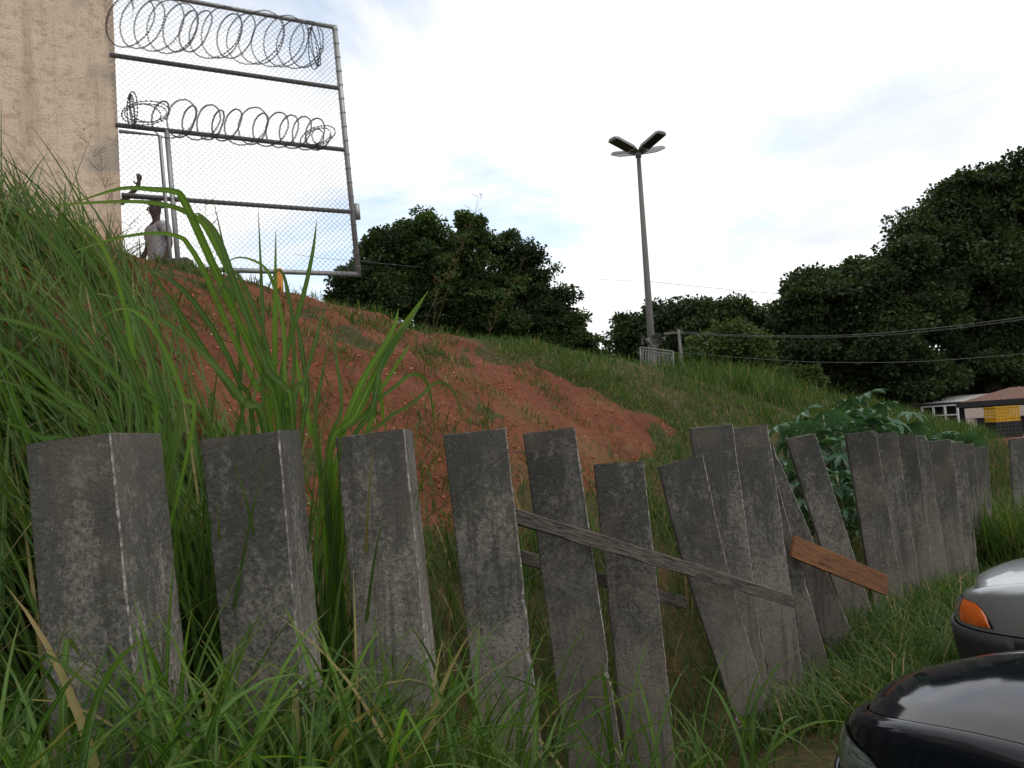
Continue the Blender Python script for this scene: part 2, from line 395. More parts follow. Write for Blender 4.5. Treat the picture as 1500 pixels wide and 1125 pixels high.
# ------------------------------------------------------------------ ground sheet
def axis(lo, flo, fhi, hi, fine):
    a = list(np.arange(flo, fhi, fine)); st = fine; x = a[0]; left = []
    while x > lo:
        st *= 1.18; x -= st; left.append(x)
    st = fine; x = a[-1]; right = []
    while x < hi:
        st *= 1.18; x += st; right.append(x)
    return np.array(left[::-1] + a + right)
sa = axis(-900, -2, 24, 1200, 0.085); ta = axis(-900, 1.5, 12, 1200, 0.085)
SS, TT = np.meshgrid(sa, ta, indexing='ij')
ZZ = hgt(SS, TT); soilv = soil_mask(SS, TT)
XX = SS * SD[0] - TT * SD[1]; YY = SS * SD[1] + TT * SD[0]
ns, ntt = SS.shape; idx = np.arange(ns * ntt).reshape(ns, ntt)
Fq = np.stack([idx[:-1, :-1], idx[1:, :-1], idx[1:, 1:], idx[:-1, 1:]], -1).reshape(-1, 4)
g = mesh_np('ground', np.stack([XX, YY, ZZ], -1).reshape(-1, 3), Fq, M_GROUND, {'soil': soilv.ravel()}, smooth=True)
tag(g, kind='structure')

# ------------------------------------------------------------------ plank fence
def slab_poly(mb, foot, zb, tops, leanv):
    """foot: list of (x,y) anticlockwise from above; tops: list of z; leanv: offset of the top"""
    pass
fence = empty('concrete_plank_fence', (*to_xy(6, TF), 0))
tag(fence, 'long row of mouldy grey concrete planks leaning at odd angles before the bank', 'fence')
FX, FY = fence.location.x, fence.location.y
TH = 0.055
def plank(TL, TR, BL, BR, Z, retdepth=0.30, zb=None, label=None, broken=False, kink=0.0, tilt=0.0, seed=0):
    """front face through four picture points at distance Z, a folded-back flange at the right edge"""
    rs = random.Random(seed)
    p = [at(*q, Z) for q in (TL, TR, BL, BR)]
    tl, tr, bl, br = p
    if zb is None: zb = gz((bl.x + br.x) / 2, Z) - 0.25
    def ext(a, b):
        k_ = (zb - a.z) / (b.z - a.z); return a + (b - a) * k_
    if not broken: bl2, br2 = ext(tl, bl), ext(tr, br)
    else: bl2, br2 = bl, br
    nz = 30; rows = []; ja = jb = 0.0
    ch = 0.008
    for i in range(nz + 1):
        u = i / nz
        L_ = tl.lerp(bl2, u); R_ = tr.lerp(br2, u)
        bend = kink * math.sin(math.pi * min(1, u * 1.2)) 
        jit = lambda: (rs.random() - 0.5) * 0.006
        ja = ja * .5 + (rs.random() - .5) * .0022; jb = jb * .5 + (rs.random() - .5) * .0022
        chip = (rs.random() ** 3) * .022 if rs.random() < .10 else 0
        chl = (rs.random() ** 3) * .018 if rs.random() < .07 else 0
        L_ = L_ + Vector((bend + ja + chl, tilt * (1 - u), 0)); R_ = R_ + Vector((bend + jb - chip * .6, tilt * (1 - u), 0))
        if broken and i == nz:
            L_ += Vector((0.02, 0, -0.03)); R_ += Vector((-0.03, 0, 0.05))
        w_ = (R_ - L_); y = Vector((0, 1, 0)); wd = w_.normalized()
        c2 = ch * .6 + abs(jit()) + chip
        dz_r = Vector((0, 0, 0))
        prof = [L_ + y * ch * 0.7, L_ + wd * ch * 0.7, R_ - wd * c2, R_ + y * c2,
                R_ + y * retdepth, R_ + y * retdepth - wd * TH, R_ + y * TH - wd * TH, L_ + y * TH]
        if retdepth <= TH + 1e-6:
            prof = [L_ + y * ch * 0.7, L_ + wd * ch * 0.7, R_ - wd * c2, R_ + y * c2, R_ + y * TH * 0.7, R_ + y * TH - wd * 0.01, R_ + y * TH - wd * TH, L_ + y * TH]
        rows.append(prof)
    mb = MB(); n = 8
    V = [q for r_ in rows for q in r_]
    for kk in range(8): V[kk] = V[kk] + Vector((0, 0, -0.012 * rs.random()))
    Fc = []; mi = []
    for i in range(nz):
        for q in range(n):
            Fc.append((i * n + q, (i + 1) * n + q, (i + 1) * n + (q + 1) % n, i * n + (q + 1) % n)); mi.append(1 if q in (2,) else 0)
    # caps of the L section as two quads + 1
    for base, flip in ((0, False), (nz * n, True)):
        for f in ((0, 1, 2, 6), (0, 6, 7, 7), (2, 3, 4, 6), (6, 4, 5, 5)):
            f = tuple(dict.fromkeys(f)); f = tuple(base + a for a in f)
            Fc.append(f[::-1] if flip else f); mi.append(0)
    org = Vector((FX, FY, 0))
    me = bpy.data.meshes.new('plank'); me.from_pydata([tuple(v - org) for v in V], [], Fc)
    me.materials.append(M_CON); me.materials.append(M_EDGE); me.polygons.foreach_set('material_index', mi)
    me.update()
    a_ = me.attributes.new('height', 'FLOAT', 'POINT'); zt = max(v.z for v in V)
    a_.data.foreach_set('value', [max(0, min(1, 1 - (zt - v.z) / 1.9)) for v in V])
    o = bpy.data.objects.new('plank', me); COL.objects.link(o); o.parent = fence
    bm = bmesh.new(); bm.from_mesh(me); bmesh.ops.recalc_face_normals(bm, faces=bm.faces); bm.to_mesh(me); bm.free()
    if label: o['label'] = label
    return o
PL = [  # TL, TR, BL, BR, Z, flange
    ((36, 649), (161, 633), (75, 1125), (212, 1125), 2.88, 0.41),
    ((293, 643), (408, 629), (325, 960), (443, 1015), 3.37, 0.33),
    ((491, 640), (592, 627), (531, 1048), (636, 1057), 3.87, 0.30),
    ((649, 636), (741, 625), (688, 973), (797, 1123), 4.40, TH),
    ((766, 635), (842, 625), (830, 1118), (914, 1123), 4.91, TH),
    ((870, 680), (943, 674), (914, 1095), (992, 1118), 5.40, TH),
]
for i, (a, b, c, d, Z, rt) in enumerate(PL): plank(a, b, c, d, Z, rt, seed=i)
p7 = plank((965, 683), (1030, 664), (1074, 1048), (1128, 1048), 5.75, TH, broken=True, kink=-0.03, seed=7, label='plank snapped off at its foot and leaning hard to the left')
plank((1011, 626), (1073, 619), (1064, 985), (1123, 985), 6.08, TH, seed=8, zb=-0.35)
plank((1072, 626), (1125, 621), (1120, 969), (1174, 969), 6.4, TH, seed=9)
plank((1085, 700), (1134, 690), (1150, 925), (1200, 922), 6.8, TH, seed=10, label='short plank half hidden behind its taller neighbour')
plank((1090, 652), (1130, 645), (1202, 925), (1248, 925), 7.2, TH, seed=11, label='plank fallen against its neighbours at a steep lean')
plank((1152, 643), (1194, 634), (1238, 908), (1282, 908), 7.85, TH, seed=12)
plank((1239, 635), (1283, 630), (1281, 891), (1326, 891), 8.70, TH, seed=13)
rights = [((1314, 632), (1352, 887), 9.3), ((1342, 635), (1377, 897), 9.85), ((1358, 637), (1394, 866), 10.4), ((1393, 643), (1416, 830), 10.95),
          ((1412, 646), (1432, 815), 11.4), ((1427, 649), (1443, 823), 11.9), ((1448, 654), (1455, 780), 12.5)]
for i, (tr, br, Z) in enumerate(rights):
    wpx = FPX * 0.335 / Z
    plank((tr[0] - wpx, tr[1] + 4), tr, (br[0] - wpx, br[1]), br, Z, TH, seed=20 + i)
plank((1480, 643), (1508, 640), (1484, 720), (1512, 720), 12.8, TH, seed=40)
mb = MB(); q0 = at(1088, 1070, 5.75); zg = gz(q0.x, 5.75)
mb.add([(q0.x - .12, 5.72, zg - .1), (q0.x + .10, 5.72, zg - .1), (q0.x + .10, 5.79, zg - .1), (q0.x - .12, 5.79, zg - .1),
        (q0.x - .05, 5.73, zg + .22), (q0.x + .09, 5.72, zg + .13), (q0.x + .09, 5.79, zg + .15), (q0.x - .03, 5.79, zg + .27)],
       [(0, 1, 5, 4), (1, 2, 6, 5), (2, 3, 7, 6), (3, 0, 4, 7), (4, 5, 6, 7)])
tag(mb.build('concrete_stub', M_CON, bevel=.008), 'broken concrete stump left in the ground under the snapped plank', 'stump')

# timber pieces
k = MT('weathered_timber', 0.9, 0.15); gn = k.noise(7, 8, 0.7, k.map((1, 14, 14)), 0.6)
k.col(k.mix(k.ramp(gn, [(0.35, 0.0), (0.62, 1.0)]), (0.028, 0.024, 0.020), (0.145, 0.125, 0.105))); k.bump(gn, 0.9, 0.008); M_TIM = k.m
k = MT('orange_timber', 0.75, 0.25); gn = k.noise(5, 8, 0.65, k.map((1, 9, 9)), 0.8)
k.col(k.mix(k.ramp(gn, [(0.3, 0.0), (0.68, 1.0)]), (0.07, 0.032, 0.015), (0.21, 0.095, 0.040))); k.bump(gn, 0.4, 0.004); M_ORA = k.m
def beam(name, A, B, w, d, mat, label, cat, twist=0, knots=6, rough=0.004, seed=1):
    A = Vector(A); B = Vector(B); L = (B - A).length; rs = random.Random(seed)
    bm = bmesh.new(); n = 16; rows = []
    for i in range(n + 1):
        x = -L / 2 + L * i / n; j = lambda: (rs.random() - .5) * 2 * rough
        e = 1 if 0 < i < n else 0.97
        rows.append([bm.verts.new(v) for v in ((x + j() * 2, -d / 2 * e + j(), -w / 2 * e + j()), (x, -d / 2 * e + j(), w / 2 * e + j()), (x, d / 2 * e + j(), w / 2 * e + j()), (x + j(), d / 2 * e + j(), -w / 2 * e + j()))])
    for i in range(n):
        for q in range(4): bm.faces.new((rows[i][q], rows[i][(q + 1) % 4], rows[i + 1][(q + 1) % 4], rows[i + 1][q]))
    bm.faces.new(rows[0][::-1]); bm.faces.new(rows[-1])
    bmesh.ops.recalc_face_normals(bm, faces=bm.faces)
    me = bpy.data.meshes.new(name); bm.to_mesh(me); bm.free(); me.materials.append(mat)
    o = bpy.data.objects.new(name, me); COL.objects.link(o)
    xd = (B - A).normalized(); yd = Vector((0, 0, 1)).cross(xd).normalized(); zd = xd.cross(yd)
    M = Matrix((xd, yd, zd)).transposed().to_4x4() @ Matrix.Rotation(twist, 4, 'X'); M.translation = (A + B) / 2
    o.matrix_world = M
    md = o.modifiers.new('b', 'BEVEL'); md.width = 0.004; md.segments = 1; md.limit_method = 'ANGLE'
    return tag(o, label, cat)
beam('timber_beam', at(752, 755, 4.47), at(1160, 880, 5.98), 0.085, 0.05, M_TIM, 'long weathered grey timber nailed slantwise across the front of the leaning planks', 'wooden beam', twist=R(8), rough=0.005)
beam('timber_rail', at(762, 815, 5.15), at(1004, 884, 6.0), 0.085, 0.035, M_TIM, 'grey timber rail seen in the gaps behind the planks', 'wooden rail', seed=4)
beam('orange_board', at(1160, 800, 6.62), at(1299, 858, 7.45), 0.185, 0.03, M_ORA, 'orange brown board fixed slantwise over two leaning planks', 'wooden board', rough=0.001, seed=6)

# loose wires hanging on the planks
M_WIRE = plain('rusty_wire', (0.05, 0.04, 0.035), 0.6, 0.6)
mb = MB()
def sag(A, B, s_=0.1, n=14):
    A = Vector(A); B = Vector(B)
    return [A.lerp(B, i / n) - Vector((0, 0, s_ * 4 * (i / n) * (1 - i / n))) for i in range(n + 1)]
mb.tube(sag(at(600, 775, 4.30), at(742, 662, 4.33), 0.02), 0.0022, 5); mb.tube(sag(at(742, 662, 4.33), at(838, 640, 4.84), 0.03), 0.0022, 5)
tag(mb.build('loose_wire', M_WIRE), 'thin dark wire drooping across the fourth plank from the left', 'wire')
mb = MB(); mb.tube(sag(at(770, 850, 4.86), at(940, 715, 5.36), 0.05), 0.0022, 5)
tag(mb.build('loose_wire', M_WIRE), 'thin dark wire crossing under the slanting grey timber', 'wire')

# ------------------------------------------------------------------ building on the left
k = MT('rough_plaster', 0.95, 0.1)
b1 = k.noise(1.3, 6); b2 = k.noise(7, 8, 0.7, k.map((1, 1, 1.15))); b3 = k.noise(45, 6, 0.75)
c = k.mix(k.ramp(b1, [(0.3, 0.0), (0.7, 1.0)]), (0.70, 0.53, 0.39), (0.77, 0.62, 0.48))
c = k.mix(k.ramp(b2, [(0.36, 0.65), (0.50, 0.0)]), c, (0.42, 0.28, 0.18))
c = k.mix(k.ramp(b3, [(0.34, 0.6), (0.46, 0.0)]), c, (0.28, 0.19, 0.13))
c = k.mix(k.ramp(k.noise(0.9, 3, 0.4, k.map((1, 1, 1), loc=(4, 1, 2.4))), [(0.62, 0.0), (0.66, 0.7)]), c, (0.38, 0.35, 0.31))
c = k.mix(k.ramp(k.noise(1.0, 6, .7, k.map((5, 5, .35))), [(0.36, 0.45), (0.50, 0.0)]), c, (0.38, 0.29, 0.21))
crk = k.n.new('ShaderNodeTexVoronoi'); crk.feature = 'DISTANCE_TO_EDGE'; crk.inputs['Scale'].default_value = .9; k.l.new(k.mix(.25, k.map(), k.n.new('ShaderNodeTexNoise').outputs['Color']), crk.inputs['Vector'])
c = k.mix(k.ramp(crk.outputs['Distance'], [(0.0006, 0.35), (0.0022, 0.0)]), c, (0.22, 0.15, 0.10))
zc = k.n.new('ShaderNodeSeparateXYZ'); k.l.new(k.co.outputs['Object'], zc.inputs[0])
low = k.math('ADD', k.math('MULTIPLY', zc.outputs['Z'], -0.9), k.math('MULTIPLY', b2, 1.1))
c = k.mix(k.ramp(low, [(0.05, 0.0), (0.55, 0.8)]), c, (0.52, 0.22, 0.09))
k.col(c); k.bump(k.math('ADD', b3, k.math('MULTIPLY', b2, 0.8)), 0.9, 0.025); M_PLA = k.m
FP = (-4.36, 9.8); FD = (0.88, 0.475)
corner = onplane(179, 340, FP, FD)
WX, WY = corner.x, corner.y
hs = empty('plastered_building', (WX, WY, 4.4), math.atan2(FD[1], FD[0])); tag(hs, 'windowless end of a beige plastered building at the top of the bank', 'building')
# wall face as a slightly uneven grid, L shaped return
def wallgrid(A, B, z0, z1, nx, nz, amp, sd):
    rows = []
    for i in range(nz + 1):
        z = z0 + (z1 - z0) * i / nz; row = []
        for j in range(nx + 1):
            u = j / nx; x = A[0] + (B[0] - A[0]) * u; y = A[1] + (B[1] - A[1]) * u
            e = amp * float(fbm(np.array(u * 9 + sd), np.array(z * 2.2), 4, sd)); 
            if j == nx: e = 0
            row.append((x, y + e, z))
        rows.append(row)
    return rows
mb = MB(); mb.grid(wallgrid((-9.5, -0.0), (0, 0), -1.6, 6.5, 90, 80, 0.03, 3)); 
edge = [(0.012 * float(fbm(np.array(0.0), np.array(i * 0.9), 3, 77)) * 2, 0, -1.6 + 8.1 * i / 80) for i in range(81)]
mb.grid([[(0, 0, e[2]), (0.0 + e[0] * 0, 0.12, e[2]), (0, 3.0, e[2])] for e in edge])
mb.add([(-9.5, 0, 6.5), (0, 0, 6.5), (0, 3, 6.5), (-9.5, 3, 6.5)], [(0, 1, 2, 3)])
mb.add([(-9.5, 3, -1.6), (0, 3, -1.6), (0, 3, 6.5), (-9.5, 3, 6.5)], [(0, 1, 2, 3)])
mb.add([(-9.5, 0, -1.6), (-9.5, 3, -1.6), (-9.5, 3, 6.5), (-9.5, 0, 6.5)], [(0, 1, 2, 3)])
mb.build('wall', M_PLA, hs, smooth=False)
M_OB = plain('old_brick', (0.22, 0.10, 0.06), 0.9)
mb = MB(); mb.box((-1.47, -0.05, 2.95), (-1.34, 0.02, 3.22)); mb.build('brick', M_OB, hs, bevel=.006)
mb = MB(); mb.box((-1.44, -0.03, 1.70), (-1.30, 0.03, 1.79)); mb.build('brick', M_OB, hs, bevel=.006)
# dry creeper twigs clinging to the wall
mb = MB(); rs = random.Random(9)
for i in range(16):
    x = -rs.random() * 1.5 - 0.05; z = -0.3; P = []; dx = rs.uniform(-.05, .05)
    for j in range(12):
        P.append((x, -0.03 - rs.random() * .015, z)); x += dx + rs.uniform(-.05, .05); z += rs.uniform(.04, .12)
    mb.tube([(min(p[0], -0.02), p[1], p[2]) for p in P], [0.006 * (1 - j / 13) + .001 for j in range(12)], 4)
cv = mb.build('creeper', plain('dry_twig', (0.13, 0.085, 0.05), 0.9)); cv.location = hs.location; cv.rotation_euler = hs.rotation_euler
tag(cv, 'dry leafless creeper twigs clinging to the foot of the beige wall', 'creeper')

# ------------------------------------------------------------------ mesh fence with gate
M_GALV = MT('galvanised_tube', 0.5, 0.4); k = M_GALV
k.col(k.mix(k.noise(6, 6, 0.7), (0.16, 0.165, 0.17), (0.42, 0.42, 0.41))); k.b.inputs['Metallic'].default_value = 0.5; M_GALV = k.m
k = MT('dull_tube', 0.7, 0.3); k.col(k.mix(k.noise(8, 6, 0.7), (0.05, 0.05, 0.055), (0.16, 0.155, 0.15))); M_TUBE = k.m
br0 = onplane(525, 402, FP, FD); tr0 = onplane(490, 40, FP, FD)
HB = (tr0.z - br0.z) / 4; fd = Vector((FD[0], FD[1], 0)).normalized()
uR = 0.0; lean = ((tr0 - br0).dot(fd)) / (tr0.z - br0.z)
def fp(u, v, off=0.0): return br0 + fd * (u + lean * v) + Vector((0, 0, v)) + Vector((fd.y, -fd.x, 0)) * off
uL = (onplane(174, 180, FP, FD) - br0).dot(fd) + 0.03
uG = (onplane(250, 300, FP, FD) - br0).dot(fd)
mf = empty('mesh_fence', br0); tag(mf, 'tall galvanised chain link fence panel on top of the bank beside the beige building', 'fence')
def lb(mb, name, mat, parent, root=None, smooth=True, **kw):
    o = mb.build(name, mat, parent, smooth=smooth, **kw); 
    if root is not None: o.data.transform(Matrix.Translation(-Vector(root)))
    return o
def tubeobj(name, P, r, mat, parent, root, n=10):
    mb = MB(); mb.tube(P, r, n); return lb(mb, name, mat, parent, root)
Ht = 4 * HB
tubeobj('post', [fp(0, -0.03), fp(0, Ht * .5), fp(0, Ht + 0.02)], 0.038, M_GALV, mf, br0)
for i in range(5):
    r_ = 0.03 if i else 0.033
    tubeobj('rail', [fp(uL if i not in (0,) else uG, i * HB - (.0)), fp(-.02, i * HB)], r_, M_TUBE if i in (1, 2, 3) else M_GALV, mf, br0)
tubeobj('post', [fp(uG + 0.06, -0.5), fp(uG + 0.06, 3 * HB - HB)], 0.032, M_GALV, mf, br0)
mb = MB(); mb.tube([fp(0.07, HB * 1.0 - 0.1), fp(0.07, HB * 1.0 + 0.12)], 0.04, 8); lb(mb, 'hinge_sleeve', M_GALV, mf, br0)
# ties round rails and post
mb = MB()
for i in range(0, 5):
    for u in np.arange(uL + .05, -0.05, 0.085):
        a = rng.random() * .02
        p1 = fp(u + a, i * HB - .034, .036); mb.tube([fp(u + a, i * HB - .036, 0.0), fp(u + a, i * HB - .02, .037), fp(u + a + .012, i * HB + .02, .037), fp(u + a + .015, i * HB + .037, 0)], 0.0035, 3, cap=False)
for v in np.arange(.1, Ht, 0.2):
    mb.tube([fp(-.045, v, 0), fp(-.02, v, .045), fp(.02, v + .01, .045), fp(.045, v + .01, 0)], 0.005, 4, cap=False)
tag(lb(mb, 'wire_ties', M_GALV, mf, br0), kind='stuff')
# chain link: diagonal wires crossing
def chain(u0, u1, v0, v1, step, off):
    mb = MB()
    for sgn in (1, -1):
        cs = np.arange(min(u0 - sgn * v0, u0 - sgn * v1, u1 - sgn * v0, u1 - sgn * v1), max(u0 - sgn * v0, u1 - sgn * v1, u0 - sgn * v1, u1 - sgn * v0), step)
        for c_ in cs:                       # u = c + sgn*v
            pts = []
            va, vb = sorted(((u0 - c_) * sgn, (u1 - c_) * sgn)); va = max(va, v0); vb = min(vb, v1)
            if vb - va < 0.02: continue
            nn = max(1, int((vb - va) / 0.5)); 
            P = []
            for q in range(nn + 1):
                v = va + (vb - va) * q / nn
                wob = 0.012 * math.sin(v * 3.1 + c_) 
                P.append(fp(c_ + sgn * v + 0.004 * math.sin(v * 5), v, off + sgn * 0.002 + wob))
            mb.tube(P, 0.0024, 3, cap=False)
    return mb
tag(lb(chain(uG + .07, -.02, 0.0, Ht, 0.072, .035), 'chain_link', M_TUBE, mf, br0, False), kind='stuff')
tag(lb(chain(uL, uG + .07, 2 * HB, Ht, 0.072, .035), 'chain_link', M_TUBE, mf, br0, False), kind='stuff')
# gate in the left bay
gt = empty('gate', fp(uG, -0.6)); tag(gt, 'narrow chain link gate between the beige wall and the tall mesh panel', 'gate')
gr_ = fp(uG, -0.6)
tubeobj('gate_frame', [fp(uL + .03, 2 * HB - .09, .04), fp(uG - .03, 2 * HB - .09, .04), fp(uG - .03, -0.6, .04)], 0.024, M_GALV, gt, gr_)
tubeobj('gate_rail', [fp(uL + .0, HB, .04), fp(uG - .03, HB, .04)], 0.024, M_TUBE, gt, gr_)
tag(lb(chain(uL, uG - .03, -.6, 2 * HB - .09, 0.072, .04), 'chain_link', M_TUBE, gt, gr_, False), kind='stuff')

# razor wire coils
k = MT('razor_wire', 0.5, 0.4); k.col((0.045, 0.045, 0.05)); k.b.inputs['Metallic'].default_value = 0.4; M_RAZ = k.m
def coil(name, u0, u1, vmid, rad, turns, sd, label, squash=1.0, tangle=()):
    rs = random.Random(sd); P = []; nstep = int(turns * 26)
    phs = [rs.uniform(-1, 1) for _ in range(int(turns) + 3)]
    for i in range(nstep + 1):
        a = i / 26; ph = phs[int(a)] * (1 - a % 1) + phs[int(a) + 1] * (a % 1)
        rr = rad * (1 + .2 * ph); u = u0 + (u1 - u0) * (i / nstep) + 0.05 * ph
        an = 2 * math.pi * a
        P.append((u + .72 * rad * math.cos(an) * (0.9 + .4 * ph) + .2 * rad * math.sin(an), vmid(u) + rr * math.sin(an) * squash + .02 * ph, .30 * rad + rr * .4 * math.cos(an)))
    mb = MB(); W = [fp(u, v, .03 + o) for (u, v, o) in P]
    mb.tube(W, 0.003, 4)
    for i in range(2, len(W) - 1):
        for sgn in (1, -1):
            c_ = W[i].lerp(W[i + 1], .5 if sgn > 0 else 0); t = (W[i + 1] - W[i - 1]).normalized()
            s_ = t.cross(Vector((fd.y, -fd.x, 0))); 
            if s_.length < .1: s_ = Vector((0, 0, 1))
            s_.normalize(); q = t.cross(s_)
            mb.add([c_ - t * .016 + s_ * .011, c_ + t * .016 + s_ * .011, c_ + t * .004, c_ - t * .004, c_ - t * .016 - s_ * .011, c_ + t * .016 - s_ * .011],
                   [(0, 3, 2), (0, 2, 1), (4, 2, 3), (4, 5, 2)])
    for (u, v, r1, r2, tl_) in tangle:
        for kx in range(3):
            PP = []
            for i in range(30):
                an = 2 * math.pi * i / 29; 
                PP.append(fp(u + r1 * math.cos(an) * math.cos(tl_ + kx * .35) , v + r2 * math.sin(an) + r1 * math.cos(an) * math.sin(tl_) * .5, .12 + .1 * math.cos(an + kx)))
            mb.tube(PP, 0.0045, 4)
            for i in range(1, 29):
                t = (PP[i] - PP[i - 1]).normalized(); s_ = t.cross(Vector((fd.y, -fd.x, 0))).normalized(); c_ = PP[i]
                mb.add([c_ - t * .016 + s_ * .01, c_ + t * .016 + s_ * .01, c_ + t * .004, c_ - t * .004, c_ - t * .016 - s_ * .01, c_ + t * .016 - s_ * .01], [(0, 3, 2), (0, 2, 1), (4, 2, 3), (4, 5, 2)])
    o = mb.build(name, M_RAZ); return tag(o, label, 'razor wire', 'razor wire coils on the mesh fence')
def vat(px, py): 
    p = onplane(px, py, FP, FD); return ((p - br0).dot(fd), p.z - br0.z)
ua, va = vat(175, 38); ub, vb = vat(468, 76)
coil('razor_wire', ua + .1, ub, lambda u: va + (vb - va) * (u - ua) / (ub - ua), 0.34, 15, 3, 'upper coil of dark razor wire strung between the two top fence rails', tangle=((ub + .02, vb, .16, .30, 1.2),))
ua2, va2 = vat(240, 178); ub2, vb2 = vat(485, 203); uc, vc = vat(222, 172); ud, vd = vat(470, 205)
coil('razor_wire', ua2, ub2 - .05, lambda u: va2 + (vb2 - va2) * (u - ua2) / (ub2 - ua2), 0.235, 12, 8, 'lower tangled coil of dark razor wire lying along the middle fence rail', tangle=((uc, vc, .27, .15, .15), (uc - .15, vc + .02, .10, .22, 1.0), (ud, vd, .25, .13, .5)))

# kerb, post stub by the mesh fence
p = onplane(262, 374, (-4.3, 9.7), FD)
mb = MB(); 
k_ = [fp(uG - .1, -.42, .15), fp(uG + .35, -.42, .15)]
z_ = hit(255, 378); zz0 = z_.z if z_ else 4.2
kb = onplane(262, 372, (z_.x, z_.y + .3), FD) if z_ else p
mb.box((-.10, -.1, -.3), (.14, .12, -.05)); o_ = mb.build('kerb_block', plain('mossy_concrete', (.09, .085, .06), .95), bevel=.015); o_.location = kb
tag(o_, 'short mossy concrete block at the crest below the gate post', 'concrete block')
q = onplane(408, 397, (-2.9, 10.55), FD); mb = MB(); mb.box((-.045, -.045, -1.0), (.045, .045, .03)); o_ = mb.build('marker_post', plain('orange_paint', (.62, .27, .05), .7), bevel=.006); o_.location = q
tag(o_, 'short orange painted post under the bottom rail of the mesh fence', 'post')

# ------------------------------------------------------------------ people behind the fence
def skinmesh(name, pts, edges, mat, parent, sub=2, root=0):
    me = bpy.data.meshes.new(name); me.from_pydata([p[:3] for p in pts], edges, [])
    o = bpy.data.objects.new(name, me); COL.objects.link(o); o.parent = parent
    md = o.modifiers.new('skin', 'SKIN'); md.use_smooth_shade = True
    for i, p in enumerate(pts):
        sv = me.skin_vertices[0].data[i]; r_ = p[3]; sv.radius = r_ if isinstance(r_, tuple) else (r_, r_)
        sv.use_root = (i == root)
    s2 = o.modifiers.new('sub', 'SUBSURF'); s2.levels = sub; s2.render_levels = sub
    me.materials.append(mat); return o
M_SKIN = plain('dark_skin', (0.075, 0.042, 0.03), 0.55, var=.1)
M_SHIRT = MT('grey_shirt', 0.9, 0.1); k = M_SHIRT; k.col(k.mix(k.noise(14, 5), (0.42, 0.41, 0.45), (0.58, 0.57, 0.62))); k.bump(k.noise(9, 4), .6, .03); M_SHIRT = k.m
M_TROU = plain('dark_trousers', (0.03, 0.035, 0.05), 0.9); M_HAIR = plain('black_hair', (0.012, 0.011, 0.01), 0.8)
def hand(pts, ed, wi, W, D, S, nrm_, n0):
    """five fingers from wrist index wi; W wrist, D direction of the hand, S sideways to the thumb"""
    pal = W + D * .05; pts.append((*pal, (0.034, 0.018))); pi = n0; ed.append((wi, pi)); n = n0 + 1
    pal2 = W + D * .085; pts.append((*pal2, (0.036, 0.015))); ed.append((pi, n)); p2 = n; n += 1
    for q, (o_, l) in enumerate(((.028, .06), (.010, .07), (-.010, .065), (-.027, .05))):
        a = pal2 + S * o_ + D * .018; b = a + D * l * .55 + nrm_ * .012; c_ = b + D * l * .3 + nrm_ * .028
        for r_, pp in ((.0095, a), (.009, b), (.007, c_)):
            pts.append((*pp, r_)); 
        ed += [(p2, n), (n, n + 1), (n + 1, n + 2)]; n += 3
    a = W + D * .03 + S * .035; b = a + (D * .5 + S * .8).normalized() * .035; c_ = b + D * .028
    for r_, pp in ((.013, a), (.011, b), (.008, c_)): pts.append((*pp, r_))
    ed += [(pi, n), (n, n + 1), (n + 1, n + 2)]; n += 3
    return n
